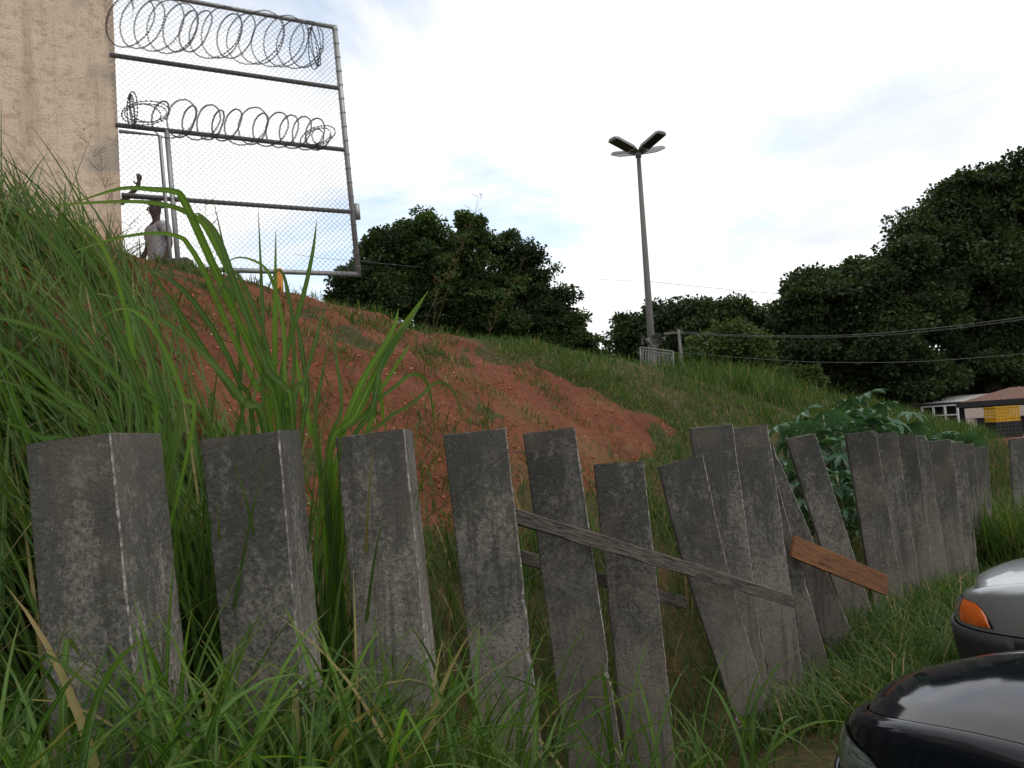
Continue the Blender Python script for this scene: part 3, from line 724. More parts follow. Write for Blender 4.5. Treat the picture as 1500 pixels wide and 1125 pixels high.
def person(loc, rz, arms, label, sleeve_mat, raise_arm=False):
    root = empty('person', loc, rz); tag(root, label, 'person')
    V3 = Vector
    # faces -Y; x>0 is the person's left
    pts = [(0, 0, .93, (.15, .10)), (0, 0, 1.12, (.135, .095)), (0, -.01, 1.30, (.155, .10)), (0, .005, 1.43, (.11, .075)), (0, 0, 1.50, .052), (0, -.012, 1.56, .055), (0, -.02, 1.62, (.072, .085)), (0, -.015, 1.70, (.074, .09)), (0, -.01, 1.745, (.05, .06))]
    ed = [(i, i + 1) for i in range(8)]
    pts += [(.09, 0, .86, .085), (.10, -.02, .48, .058), (.10, .01, .10, .04), (.10, -.11, .045, (.045, .03)), (-.09, 0, .86, .085), (-.10, 0, .48, .058), (-.10, .02, .10, .04), (-.10, -.10, .045, (.045, .03))]
    ed += [(0, 9), (9, 10), (10, 11), (11, 12), (0, 13), (13, 14), (14, 15), (15, 16)]
    n = 17
    for sgn, (sh, el, wr, hd) in zip((1, -1), arms):
        pts += [(*sh, .058), (*el, .042), (*wr, .028)]; ed += [(3, n), (n, n + 1), (n + 1, n + 2)]
        D = (V3(hd)).normalized(); S = D.cross(V3((0, 1, 0))); 
        if S.length < .2: S = V3((1, 0, 0))
        S.normalize(); n = hand(pts, ed, n + 2, V3(wr), D, S * sgn, D.cross(S), n + 3)
    skinmesh('body', pts, ed, M_SKIN, root)
    # face
    mb = MB(); mb.tube([(0, -.108, 1.665), (0, -.128, 1.635), (0, -.104, 1.622)], [.006, .016, .012], 8); mb.build('nose', M_SKIN, root, smooth=True)
    mb = MB(); mb.tube([(-.025, -.098, 1.592), (0, -.106, 1.594), (.025, -.098, 1.592)], [.004, .009, .004], 6); mb.build('mouth', plain('lips', (.09, .04, .035), .5), root, smooth=True)
    for sx in (-1, 1):
        mb = MB(); mb.tube([(sx * .088, -.005, 1.69), (sx * .1, .005, 1.66), (sx * .088, 0, 1.625)], [.01, .018, .01], 8, flat=.5); mb.build('ear', M_SKIN, root, smooth=True)
        mb = MB(); mb.tube([(sx * .032, -.098, 1.674), (sx * .032, -.110, 1.674)], [.013, .007], 8); mb.build('eye', plain('eye', (.3, .28, .26), .2), root, smooth=True)
    # hair cap
    bm = bmesh.new(); bmesh.ops.create_uvsphere(bm, u_segments=18, v_segments=12, radius=1)
    for v in list(bm.verts):
        if v.co.z < -.15 - .55 * (v.co.y < -.3) * 0 + (.35 if v.co.y < -.45 else 0): bm.verts.remove(v)
    for v in bm.verts: v.co = Vector((v.co.x * .098, v.co.y * .112 - .003, v.co.z * .10 + 1.70))
    me = bpy.data.meshes.new('hair'); bm.to_mesh(me); bm.free(); me.materials.append(M_HAIR); h_ = bpy.data.objects.new('hair', me); COL.objects.link(h_); h_.parent = root
    # shirt: skinned torso + short sleeves
    sp = [(0, 0, .88, (.185, .13)), (0, 0, 1.10, (.172, .125)), (0, -.005, 1.30, (.185, .13)), (0, .005, 1.43, (.125, .09)), (0, 0, 1.475, (.072, .066))]
    se = [(0, 1), (1, 2), (2, 3), (3, 4)]; n = 5
    for (sh, el, wr, hd) in arms:
        m_ = V3(sh).lerp(V3(el), .6); sp += [(*sh, .078), (*m_, .068)]; se += [(3, n), (n, n + 1)]; n += 2
    skinmesh('shirt', sp, se, sleeve_mat, root)
    tp = [(0, 0, .92, (.158, .11)), (.095, 0, .84, .098), (.10, -.02, .48, .072), (.10, .01, .12, .058), (-.095, 0, .84, .098), (-.10, 0, .48, .072), (-.10, .02, .12, .058)]
    skinmesh('trousers', tp, [(0, 1), (1, 2), (2, 3), (0, 4), (4, 5), (5, 6)], M_TROU, root)
    for sx, yy in ((1, -.04), (-1, -.03)):
        mb = MB(); mb.tube([(sx * .10, .07 + yy, .05), (sx * .10, yy - .02, .055), (sx * .10, yy - .14, .035)], [.045, .05, .035], 10); mb.build('shoe', M_HAIR, root, smooth=True)
    return root
hd_ = at(229, 307, 10.45)
# person 1: hangs his arm at the picture's left, looks to the left
person((hd_.x, 10.45, hd_.z - 1.66), R(-38), (((.19, 0, 1.42), (.26, .03, 1.16), (.24, -.04, .92), (0, -.2, -1)), ((-.19, 0, 1.42), (-.30, .02, 1.18), (-.36, -.10, .98), (-.3, -.3, -1))),
       'person in a grey t-shirt standing behind the gate looking towards the wall', M_SHIRT)
h2 = at(206, 265, 10.2); h2b = at(183, 292, 10.2)
d2 = h2 - h2b
# person 2: hidden behind the corner of the building, forearm raised
bx = h2b.x - .46; bz = h2b.z - 1.34
person((bx, 10.45, bz), 0, (((.19, 0, 1.42), (h2b.x - bx - .04, -.25, h2b.z - bz - .04), (h2.x - bx - .03, -.25, h2.z - bz - .07), (.15, 0, 1)), ((-.19, 0, 1.42), (-.27, .03, 1.16), (-.26, -.04, .92), (0, -.2, -1))),
       'person mostly hidden behind the beige wall with one bare forearm raised', M_SHIRT)

# ------------------------------------------------------------------ light mast
Zp = 28.0; bp = at(955, 512, Zp); tp_ = at(935, 226, Zp); zb = gz(bp.x, Zp)
ax_ = (tp_ - bp).normalized(); base = bp - ax_ * ((bp.z - zb) / ax_.z + .3)
lm = empty('light_mast', base); tag(lm, 'tall concrete light mast with four flat lamp heads behind the grassy crest', 'light mast')
k = MT('mast_concrete', 0.85, 0.2); k.col(k.mix(k.noise(3, 7, .7, k.map((1, 1, .3))), (0.09, 0.086, 0.08), (0.19, 0.18, 0.165))); M_MAST = k.m
tubeobj('pole', [base, base.lerp(tp_, .5), tp_], [0.165, 0.12, 0.075], M_MAST, lm, base, 16)
M_HOUS = plain('lamp_housing', (0.16, 0.16, 0.165), 0.5, .3); M_LENS = plain('lamp_glass_unlit', (0.03, 0.032, 0.035), 0.25)
mb = MB(); mb.tube([tp_ - Vector((0, 0, .12)), tp_ + Vector((0, 0, .16))], [.11, .09], 12); lb(mb, 'head_bracket', M_HOUS, lm, base)
for an in (35, 125, 215, 305):
    hr = empty('lamp_head', (0, 0, 0)); 
    a = R(an); dh = Vector((math.cos(a), math.sin(a), 0)); el = R(15)
    D = dh * math.cos(el) + Vector((0, 0, math.sin(el))); S = Vector((-dh.y, dh.x, 0)); Nn = D.cross(S) * -1
    if Nn.z < 0: Nn = -Nn
    M = Matrix((D, S, Nn)).transposed().to_4x4(); M.translation = tp_ - base + Vector((0, 0, .06)) + D * .10
    mb = MB()
    rows = []
    for x, w_, h_ in ((0, .10, .05), (.12, .17, .09), (.30, .24, .10), (1.05, .24, .10), (1.16, .19, .05)):
        rows.append([(x, -w_, -.03), (x, w_, -.03), (x, w_ * .85, h_ * .6), (x, w_ * .4, h_), (x, -w_ * .4, h_), (x, -w_ * .85, h_ * .6)])
    mb.grid(rows, closed=True); mb.add(rows[0], [(0, 1, 2, 3, 4, 5)]); mb.add(rows[-1], [(5, 4, 3, 2, 1, 0)])
    bpy.data.objects.remove(hr)
    h_ = mb.build('lamp_head', M_HOUS, lm); h_.matrix_local = M
    mb = MB(); mb.box((.26, -.20, -.045), (1.08, .20, -.032)); mb.build('lens', M_LENS, h_)
    mb = MB(); mb.box((.20, -.235, -.052), (1.13, -.205, -.034)); mb.box((.20, .205, -.052), (1.13, .235, -.034)); mb.box((.20, -.2, -.052), (.24, .2, -.034)); mb.box((1.09, -.2, -.052), (1.13, .2, -.034)); mb.build('lens_frame', plain('pale_metal', (.4, .4, .41), .5), h_)
# rubbish caught round the pole foot
# cage fence by the mast
Zc = 19.5
cg = empty('barred_cage', at(962, 545, Zc)); tag(cg, 'low rusty barred metal cage at the foot of the light mast', 'cage')
cr_ = at(962, 545, Zc)
A_ = at(938, 540, Zc); B_ = at(985, 546, Zc); A2 = at(938, 509, Zc); B2 = at(986, 515, Zc)
M_CAGE = plain('rusty_bars', (0.15, 0.145, 0.145), 0.7)
for (a, b) in ((A2, A_ - Vector((0, 0, .5))), (B2, B_ - Vector((0, 0, .5))), (A2, B2)):
    tubeobj('frame_bar', [a, b], 0.022, M_CAGE, cg, cr_, 8)
for i in range(1, 12):
    u = i / 12; tubeobj('bar', [A2.lerp(B2, u), A_.lerp(B_, u) - Vector((0, 0, .4))], 0.010, M_CAGE, cg, cr_, 6)
back = Vector((.1, .7, 0))
for i in range(0, 13):
    u = i / 12; tubeobj('bar', [A2.lerp(B2, u) + back, A_.lerp(B_, u) - Vector((0, 0, .4)) + back], 0.010, M_CAGE, cg, cr_, 6)
tubeobj('frame_bar', [A2 + back, B2 + back], 0.018, M_CAGE, cg, cr_, 8); tubeobj('frame_bar', [A2, A2 + back], 0.018, M_CAGE, cg, cr_, 8); tubeobj('frame_bar', [B2, B2 + back], 0.018, M_CAGE, cg, cr_, 8)
# twisted sheet of scrap on the cage
rs = random.Random(2)
bm = bmesh.new(); rws = []
c0 = at(958, 500, Zc + .3)
for i in range(9):
    rws.append([bm.verts.new(c0 + Vector(((i - 4) * .075, math.sin(i * 1.3 + j) * .09, (j - 2) * .06 + math.sin(i * 1.1 + j * .7) * .07 + abs(i - 4) * .01))) for j in range(5)])
for i in range(8):
    for j in range(4): bm.faces.new((rws[i][j], rws[i + 1][j], rws[i + 1][j + 1], rws[i][j + 1]))
me = bpy.data.meshes.new('scrap_sheet'); bm.to_mesh(me); bm.free(); me.materials.append(plain('dark_sheet', (.09, .085, .08), .7)); o_ = bpy.data.objects.new('scrap_sheet', me); COL.objects.link(o_); md = o_.modifiers.new('s', 'SOLIDIFY'); md.thickness = .01
tag(o_, 'crumpled dark sheet caught on top of the barred cage', 'scrap sheet')

# power post and cables
Zw = 24.0; pt = at(994, 483, Zw); pb = at(1000, 545, Zw)
d_ = (pt - pb).normalized(); foot = pb - d_ * ((pb.z - gz(pb.x, Zw)) / d_.z + .3)
up_ = empty('cable_post', foot); tag(up_, 'thin concrete cable post between the light mast and the pale bush', 'post')
tubeobj('pole', [foot, pt], [.062, .045], M_MAST, up_, foot, 10)
mb = MB(); mb.box((-.45, -.03, -.03), (.12, .03, .03)); o_ = mb.build('crossarm', M_MAST, up_, bevel=.006); o_.location = pt - foot - Vector((0, 0, .09))
M_CAB = plain('grey_cable', (0.11, 0.11, 0.11), 0.6)
def cable(pts, r, label, sg=.15):
    mb = MB(); P = []
    for a, b in zip(pts[:-1], pts[1:]): P += sag(a, b, sg, 16)[:-1]
    P.append(Vector(pts[-1])); mb.tube(P, r, 5); return tag(mb.build('overhead_cable', M_CAB), label, 'cable')
cable([at(994, 486, Zw), at(1160, 492, 22), at(1300, 487, 20), at(1530, 460, 18)], .007, 'upper grey cable crossing in front of the big dark trees', .03)
cable([at(995, 488, Zw), at(1170, 494, 22), at(1320, 489, 20), at(1530, 463, 18)], .006, 'cable hanging just under the top cable before the dark trees', .03)
cable([at(997, 516, Zw), at(1180, 530, 22), at(1340, 530, 20), at(1530, 515, 18)], .006, 'lowest grey cable running from the cable post across the dark trees', .02)
cable([at(862, 408, 60), at(950, 412, 50), at(1150, 431, 40), at(1300, 440, 38)], .011, 'faint high cable passing behind the light mast against the sky', .03)
cable([at(430, 372, 16), at(520, 381, 17), at(640, 392, 27.5)], .004, 'thin cable running from the mesh fence towards the middle trees', .03)

# ------------------------------------------------------------------ trees
def tree(name, label, cat, lobes, Z, trunk_px, leaf=.14, n=22000, mat=M_LDARK, tr=.22, group=None, clump=.55, droop=.4, seed=1, dense=1.0, thick=.75, small=False):
    r_ = np.random.default_rng(seed)
    tb = at(trunk_px, 560, Z); zb_ = gz(tb.x, Z); root = empty(name, (tb.x, Z, zb_)); tag(root, label, cat, group)
    L = []
    for (cx_, cy_, rx, ry) in lobes:
        dz = r_.uniform(-.25, .25) * rx / FPX * Z * 2
        c_ = at(cx_, cy_, Z + dz); L.append((np.array([c_.x, c_.y, c_.z]), rx / FPX * Z, ry / FPX * Z))
    vol = np.array([a[1] ** 1 * a[2] ** 1 for a in L]); nn = np.maximum(200, (n * vol / vol.sum()).astype(int))
    P_ = []; limbs = MB(); rv = Vector((tb.x, Z, zb_))
    cen = np.mean([a[0] for a in L], 0)
    zs = min(a[0][2] - a[2] * .5 for a in L)
    fork = Vector((tb.x * .7 + cen[0] * .3, Z, max(zb_ + .6, zb_ + (cen[2] - zb_) * .35)))
    tmb = MB(); tmb.tube([(0, 0, -.3), tuple((fork - rv) * .5 + Vector((.08, .05, 0))), tuple(fork - rv)], [tr * 1.25, tr * .95, tr * .8], 10)
    tmb.build('trunk', M_BARK, root, smooth=True)
    for (c_, rx, rz), q in zip(L, nn):
        cv = Vector(c_) - rv; f0 = fork - rv
        mid = f0.lerp(cv, .5) + Vector((r_.uniform(-.2, .2), r_.uniform(-.2, .2), -.1))
        limbs.tube([f0, mid, cv], [tr * .6, tr * .38, tr * .15], 6)
        K = max(8, int(5.5 * dense * (rx * rz) / clump ** 2 * 1.6))
        d = nrm(r_.normal(size=(K, 3))); rad = r_.random(K) ** .38
        sc = np.array([rx, rx * thick, rz])
        cc = c_ + d * rad[:, None] * sc * (0.88 + .55 * (r_.random(K)[:, None] ** 2.2))
        cs = clump * (.4 + .8 * r_.random(K))
        for kk in range(min(K, 14)):
            e = Vector(cc[kk]) - rv; limbs.tube([cv, cv.lerp(e, .5) + Vector((0, 0, .08)), e], [tr * .14, tr * .09, .012], 4, cap=False)
        w_ = r_.integers(0, K, q)
        off = nrm(r_.normal(size=(q, 3))) * (r_.random(q) ** .5)[:, None] * cs[w_][:, None] * np.array([1.15, 1.15, .6])
        pos = cc[w_] + off
        ld = nrm(off + np.array([0, 0, -.25]) * cs[w_][:, None] + .35 * r_.normal(size=(q, 3)) * clump)     # leaf points outwards and down
        P_.append((pos, ld, r_.random(K)[w_] * .7 + r_.random(q) * .3))
    limbs.build('limb', M_BARK, root, smooth=True)['kind'] = 'stuff'
    pos = np.concatenate([a[0] for a in P_]) - np.array([tb.x, Z, zb_]); ld = np.concatenate([a[1] for a in P_]); rn = np.concatenate([a[2] for a in P_])
    m = len(pos); side = nrm(np.cross(ld, r_.normal(size=(m, 3)))); nm = np.cross(ld, side)
    l = leaf * (.6 + .8 * r_.random(m))[:, None]; wv = l * .36
    V = np.stack([pos, pos + ld * l * .5 + side * wv + nm * l * .06, pos + ld * l, pos + ld * l * .5 - side * wv + nm * l * .06], 1).reshape(-1, 3)
    Fq = np.arange(m * 4).reshape(m, 4)
    o = mesh_np('crown', V, Fq, mat, {'rnd': np.repeat(rn * .93, 4)}, parent=root); o['kind'] = 'stuff'
    return root
G1 = 'dark trees in the middle beyond the red bank'
tree('dark_tree', 'low round dark tree just beyond the corner of the mesh fence', 'tree', [(515, 420, 32, 24), (545, 388, 28, 26), (500, 438, 22, 12), (560, 430, 34, 34), (530, 455, 40, 22), (560, 355, 22, 22)], 25, 540, n=30000, leaf=.10, clump=.38, group=G1, seed=11, mat=M_LDARK)
tree('dark_tree', 'tallest dark tree of the middle clump with a rounded twin top left of centre', 'tree', [(590, 355, 28, 26), (628, 338, 26, 28), (620, 385, 42, 36), (590, 425, 45, 40), (640, 440, 48, 48), (600, 345, 20, 18)], 26, 620, n=48000, leaf=.10, clump=.38, group=G1, seed=12, mat=M_LMID)
tree('dark_tree', 'tallest leafy tree in the centre of the middle clump', 'tree', [(690, 338, 23, 28), (700, 375, 38, 34), (680, 420, 45, 45), (720, 440, 48, 42), (665, 370, 24, 30), (700, 480, 60, 28)], 26.5, 700, n=50000, leaf=.10, clump=.38, group=G1, seed=13, mat=M_LMID)
tree('dark_tree', 'right hand dark tree of the middle clump with a two pronged top', 'tree', [(742, 362, 16, 22), (770, 370, 18, 22), (762, 405, 36, 34), (790, 440, 38, 28), (770, 475, 50, 34), (815, 432, 22, 12), (820, 470, 28, 20)], 27, 775, n=42000, leaf=.10, clump=.38, group=G1, seed=14, mat=M_LDARK)
tree('dark_tree', 'small low tree at the right end of the middle clump', 'tree', [(838, 478, 20, 15), (850, 502, 24, 17), (820, 500, 30, 22), (868, 518, 14, 8)], 27, 835, n=14000, leaf=.10, group=G1, seed=15, mat=M_LMID, clump=.35)
tree('spreading_tree', 'wide flat topped dark tree behind the light mast and the cable post', 'tree', [(925, 478, 28, 24), (960, 468, 36, 28), (1005, 462, 42, 24), (1050, 462, 42, 22), (1095, 470, 38, 24), (1125, 490, 28, 30), (940, 505, 34, 24), (1000, 505, 60, 34), (1070, 510, 60, 34), (915, 495, 18, 16)], 42, 1010, leaf=.17, n=60000, mat=M_LDARK, seed=21, clump=.75, tr=.4)
tree('pale_bush', 'lighter olive green bush in front of the wide dark tree', 'bush', [(1070, 492, 32, 28), (1045, 512, 38, 26), (1095, 510, 26, 28), (1030, 530, 34, 18), (1080, 528, 40, 22), (1115, 528, 20, 16)], 31, 1065, leaf=.13, n=20000, mat=M_LLITE, seed=22, clump=.45, tr=.1, dense=1.6)
tree('mango_tree', 'big dark tree with a rounded shoulder between the pale bush and the tallest tree', 'tree',
     [(1180, 440, 32, 38), (1215, 425, 45, 35), (1260, 405, 45, 30), (1300, 430, 60, 50), (1240, 470, 60, 45), (1180, 495, 40, 38), (1300, 510, 60, 40), (1350, 450, 55, 45), (1230, 530, 60, 34), (1340, 540, 60, 35), (1320, 390, 40, 34), (1265, 560, 60, 24), (1160, 460, 16, 22)],
     34, 1265, leaf=.17, n=150000, mat=M_LDARK, seed=31, clump=.85, tr=.35, dense=1.0)
tree('mango_tree', 'tallest dark tree rising at the right edge of the view', 'tree',
     [(1365, 350, 48, 38), (1400, 300, 40, 38), (1440, 275, 42, 32), (1490, 272, 50, 40), (1430, 340, 60, 45), (1500, 350, 70, 60), (1400, 400, 60, 45), (1480, 430, 60, 45), (1560, 420, 80, 90), (1430, 480, 48, 40), (1520, 500, 60, 55), (1410, 540, 50, 34), (1335, 345, 25, 20), (1580, 300, 80, 60), (1345, 385, 50, 42), (1325, 372, 34, 30), (1370, 330, 40, 34), (1380, 440, 60, 50), (1450, 390, 60, 50), (1440, 530, 70, 40), (1500, 560, 60, 30)],
     36, 1450, leaf=.17, n=200000, mat=M_LDARK, seed=32, clump=.9, tr=.5, dense=.95)
tree('undergrowth_bush', 'wide dark thicket closing the view below the big trees', 'bush', [(1090, 552, 55, 20), (1170, 558, 55, 20), (1240, 572, 55, 22), (1310, 578, 55, 22), (1380, 578, 55, 22), (1450, 576, 55, 22), (1530, 572, 60, 24), (905, 525, 22, 10)], 48, 1300, leaf=.34, n=60000, mat=M_LDARK, seed=34, clump=.8, tr=.1, dense=1.6, thick=.5)
tree('undergrowth_bush', 'dark low bush under the big right hand trees', 'bush', [(1100, 548, 50, 16), (1150, 552, 50, 18), (1200, 560, 50, 18), (1520, 560, 50, 30), (1260, 560, 50, 22), (1330, 565, 45, 18), (1400, 565, 45, 18), (1470, 560, 50, 20)], 38, 1330, leaf=.2, n=40000, mat=M_LDARK, seed=33, clump=.6, tr=.1)
for (px_, sd_) in ((1170, 41), (1130, 42)):
    tree('hedge_bush', ('bushy green shrub on the crest left of the castor oil plants' if sd_ == 41 else 'green shrub on the crest under the pale bush'), 'bush', [(px_, 560, 26, 12), (px_ + 15, 552, 16, 10)], 22, px_, leaf=.1, n=5000, mat=M_LLITE, seed=sd_, clump=.3, tr=.05)

# ------------------------------------------------------------------ far buildings and crates on the right
M_ROOFG = MT('grey_roof_sheet', 0.8, 0.2); k = M_ROOFG; k.col(k.mix(k.noise(4, 6), (0.22, 0.21, 0.20), (0.42, 0.40, 0.38))); M_ROOFG = k.m
M_ROOFB = plain('brown_roof', (0.12, 0.062, 0.045), 0.85); M_CREAM = plain('cream_wall', (0.52, 0.42, 0.37), 0.85); M_DARKW = plain('opening_shade', (0.02, 0.02, 0.02), 0.8)  # near-black on solid shed walls and fascias stands in for shaded openings
def shed(name, label, A, B, z_eave, depth, zr, roofm, nshe, parent_mat, rail=False):
    """low shed; front eave from A to B (xy), roof rises away by zr"""
    A = Vector((A[0], A[1], 0)); B = Vector((B[0], B[1], 0)); d = (B - A); L = d.length; d.normalize(); nn = Vector((-d.y, d.x, 0))
    r0 = gz(A.x, A.y); root = empty(name, (A.x, A.y, r0), math.atan2(d.y, d.x)); tag(root, label, 'building')
    h = z_eave - r0
    mb = MB(); mb.box((.15, .3, -.5), (L - .15, depth - .2, h - .12)); mb.build('wall', parent_mat, root)
    wsheet = L / nshe
    for i in range(nshe):
        mb = MB(); rows = []
        for j in range(9):
            x = i * wsheet + wsheet * j / 8 + .004 * (i > 0); zz_ = .025 * math.sin(j / 8 * 6 * math.pi)
            rows.append([(x, -.25, h + zz_), (x, depth, h + zr + zz_)])
        mb.grid(rows); mb.build('roof_sheet', roofm, root, solid=.02)
    mb = MB(); mb.box((-.1, -.28, h - .16), (L + .1, -.24, h + .02)); mb.build('fascia', parent_mat, root)
    return root, L, h
a = at(1332, 598, 34); b = at(1424, 588, 31.5)
rt, L_, h_ = shed('low_shed', 'low shed with a grey sheet roof beyond the castor oil plants', (a.x, a.y), (b.x, b.y), at(1335, 594, 34).z, 3, .25, M_ROOFG, 6, M_DARKW)
mb = MB(); mb.box((L_ * .35, -.55, h_ - .50), (L_ * .9, -.50, h_ - .45)); mb.box((L_ * .35, -.55, h_ - .12), (L_ * .9, -.50, h_ - .07))
for u in (.35, .53, .71, .9): mb.box((L_ * u - .03, -.56, -.3), (L_ * u + .03, -.49, h_ - .07))
mb.build('railing', plain('white_metal', (.6, .6, .58), .6), rt)
a = at(1410, 590, 27.5); b = at(1600, 572, 24.5)
rt, L_, h_ = shed('brown_roofed_house', 'low house with a brown roof behind the yellow crate', (a.x, a.y), (b.x, b.y), at(1412, 590, 27).z, 4, .42, M_ROOFB, 8, M_DARKW)
mb = MB(); mb.box((.55, -1.2, h_ - .52), (L_, -.95, h_ - .20)); mb.build('beam', M_CREAM, rt)
for u in (.55, 2.4, 4.2):
    mb = MB(); mb.box((u, -1.18, -.5), (u + .24, -.97, h_ - .523)); mb.build('pillar', M_CREAM, rt)
M_YEL = plain('yellow_plastic', (0.50, 0.27, 0.012), 0.45); M_BLK = plain('black_plastic', (0.018, 0.017, 0.02), 0.5)
def crate(loc, rz, W, D, H, mat, label, nl=5, txt=False):
    root = empty('crate', loc, rz); tag(root, label, 'crate')
    mb = MB(); t = .02; hb = H / (nl * 1.0)
    mb.box((-W / 2 + t, -D / 2 + t, 0), (W / 2 - t, D / 2 - t, .02))
    for i in range(nl):
        z0 = i * hb + .004; z1 = z0 + hb * .68
        if i == nl - 1: z1 = H
        for (a, b) in (((-W / 2, -D / 2), (W / 2, -D / 2 + t)), ((-W / 2, D / 2 - t), (W / 2, D / 2)), ((-W / 2, -D / 2 + t), (-W / 2 + t, D / 2 - t)), ((W / 2 - t, -D / 2 + t), (W / 2, D / 2 - t))):
            mb.box((a[0], a[1], z0), (b[0], b[1], z1))
    mb.build('slatted_side', mat, root)
    mb = MB()
    for i in range(8):
        x = -W / 2 + .012 + (W - .044) * i / 7
        mb.box((x, -D / 2 - .006, 0), (x + .02, -D / 2 + .012, H - .02)); mb.box((x, D / 2 - .012, 0), (x + .02, D / 2 + .006, H - .02))
    mb.build('rib', mat, root)['kind'] = 'stuff'
    mb = MB(); r_ = .02
    for (a, b) in (((-W / 2 - .015, -D / 2 - .015), (W / 2 + .015, -D / 2 + r_)), ((-W / 2 - .015, D / 2 - r_), (W / 2 + .015, D / 2 + .015)), ((-W / 2 - .015, -D / 2 + r_), (-W / 2 + r_, D / 2 - r_)), ((W / 2 - r_, -D / 2 + r_), (W / 2 + .015, D / 2 - r_))):
        mb.box((a[0], a[1], H - .003), (b[0], b[1], H + .02))
    mb.build('rim', mat, root)
    return root
Zk = 17.2; c0 = at(1472, 641, Zk); wv = 46 / FPX * Zk; hv = 22 / FPX * Zk
mb = MB(); mb.box((-.5, -.35, -1.2), (.62, .35, 0)); o_ = mb.build('soil_ledge', M_GROUND); o_.location = c0; bpy.data.objects.remove(o_)
mb = MB(); mb.box((-.42, -.3, -.9), (.62, .3, 0)); o_ = mb.build('brick_plinth', plain('red_brick', (.22, .09, .055), .9), bevel=.01); o_.location = (c0.x, c0.y, c0.z - .002)
tag(o_, 'low reddish brick plinth under the two stacked crates', 'plinth')
crate(c0, R(4), wv * .84, .34, hv, M_BLK, 'black crate under the yellow one beyond the far end of the fence', 4)
crate(c0 + Vector((-.01, 0, hv + .022)), R(7), wv * .84, .34, hv * .95, M_YEL, 'yellow slatted crate on top of the black crate beyond the fence end', 5)

# ------------------------------------------------------------------ castor oil plants
def castor_leaf(sd):
    rs = random.Random(sd); V = [(0, 0, 0)]; Fc = []; nl = 8
    ring = []
    for i in range(nl):
        a = R(-150 + 300 * i / (nl - 1)); l = (.95 if 1 < i < nl - 2 else .7) * rs.uniform(.9, 1.08); w_ = .17
        d = Vector((math.sin(a), math.cos(a), 0)); s_ = Vector((d.y, -d.x, 0))
        dz = lambda r_: -.32 * r_ * r_
        for (f, sd_) in ((.42, -.72), (.70, -.8), (1.0, 0), (.70, .8), (.42, .72)):
            p = d * l * f + s_ * w_ * sd_; ring.append((p.x, p.y, dz(f) + (.05 if sd_ else -.02)))
        Fc_mid = d * l * .62; 
        b = len(V); V.append((Fc_mid.x, Fc_mid.y, dz(.62) - .01)); ri = i
    nmid = len(V); V += ring
    for i in range(nl):
        m = 1 + i; r0 = nmid + i * 5
        Fc += [(0, r0, m), (r0, r0 + 1, m), (r0 + 1, r0 + 2, m), (r0 + 2, r0 + 3, m), (r0 + 3, r0 + 4, m), (r0 + 4, 0, m)]
        if i < nl - 1: Fc.append((0, r0 + 4, r0 + 5))
    me = bpy.data.meshes.new('leaf'); me.from_pydata(V, [], Fc); me.materials.append(M_CAST); me.update()
    a_ = me.attributes.new('rnd', 'FLOAT', 'POINT'); v = rs.random() * .85; a_.data.foreach_set('value', [min(.93, max(0, v + rs.uniform(-.1, .1)))] * 1 + [min(.93, max(0, v + rs.uniform(-.12, .12))) for _ in range(len(V) - 1)])
    return me
LEAFS = [castor_leaf(i) for i in range(7)]
M_STEM = plain('castor_stem', (0.16, 0.17, 0.08), 0.6)
def castor(px, py, Z, n, spread, label, sd, size=.21):
    rs = random.Random(sd); top = at(px, py, Z); zb_ = gz(top.x, Z); H = max(.5, top.z - zb_)
    root = empty('castor_oil_plant', (top.x, Z, zb_)); tag(root, label, 'plant', 'castor oil plants behind the concrete fence')
    mb = MB(); mb.tube([(0, 0, -.1), (.05, 0, H * .5), (0, 0, H * .97)], [.022, .018, .01], 7)
    for i in range(n):
        f = .35 + .65 * (i + .5) / n; a = i * 2.4 + rs.random(); r_ = spread * (1.15 - .55 * f) * rs.uniform(.6, 1.1)
        h0 = Vector((0, 0, H * f * .85)); p = Vector((math.cos(a) * r_, math.sin(a) * r_, H * f + .05 * rs.random()))
        mb.tube([h0, h0.lerp(p, .55) + Vector((0, 0, .05)), p], [.007, .006, .004], 4, cap=False)
        o = bpy.data.objects.new('leaf', rs.choice(LEAFS)); COL.objects.link(o); o.parent = root; o.location = p
        s_ = size * rs.uniform(.85, 1.4); o.scale = (s_, s_, s_); o.rotation_euler = (rs.uniform(-.5, .2) - .15, rs.uniform(-.35, .35), a - math.pi / 2)
        if rs.random() < .6: o.rotation_euler = (rs.uniform(.2, .75), rs.uniform(-.3, .3), rs.uniform(-.9, .9) + math.pi)
    mb.build('stem', M_STEM, root, smooth=True)
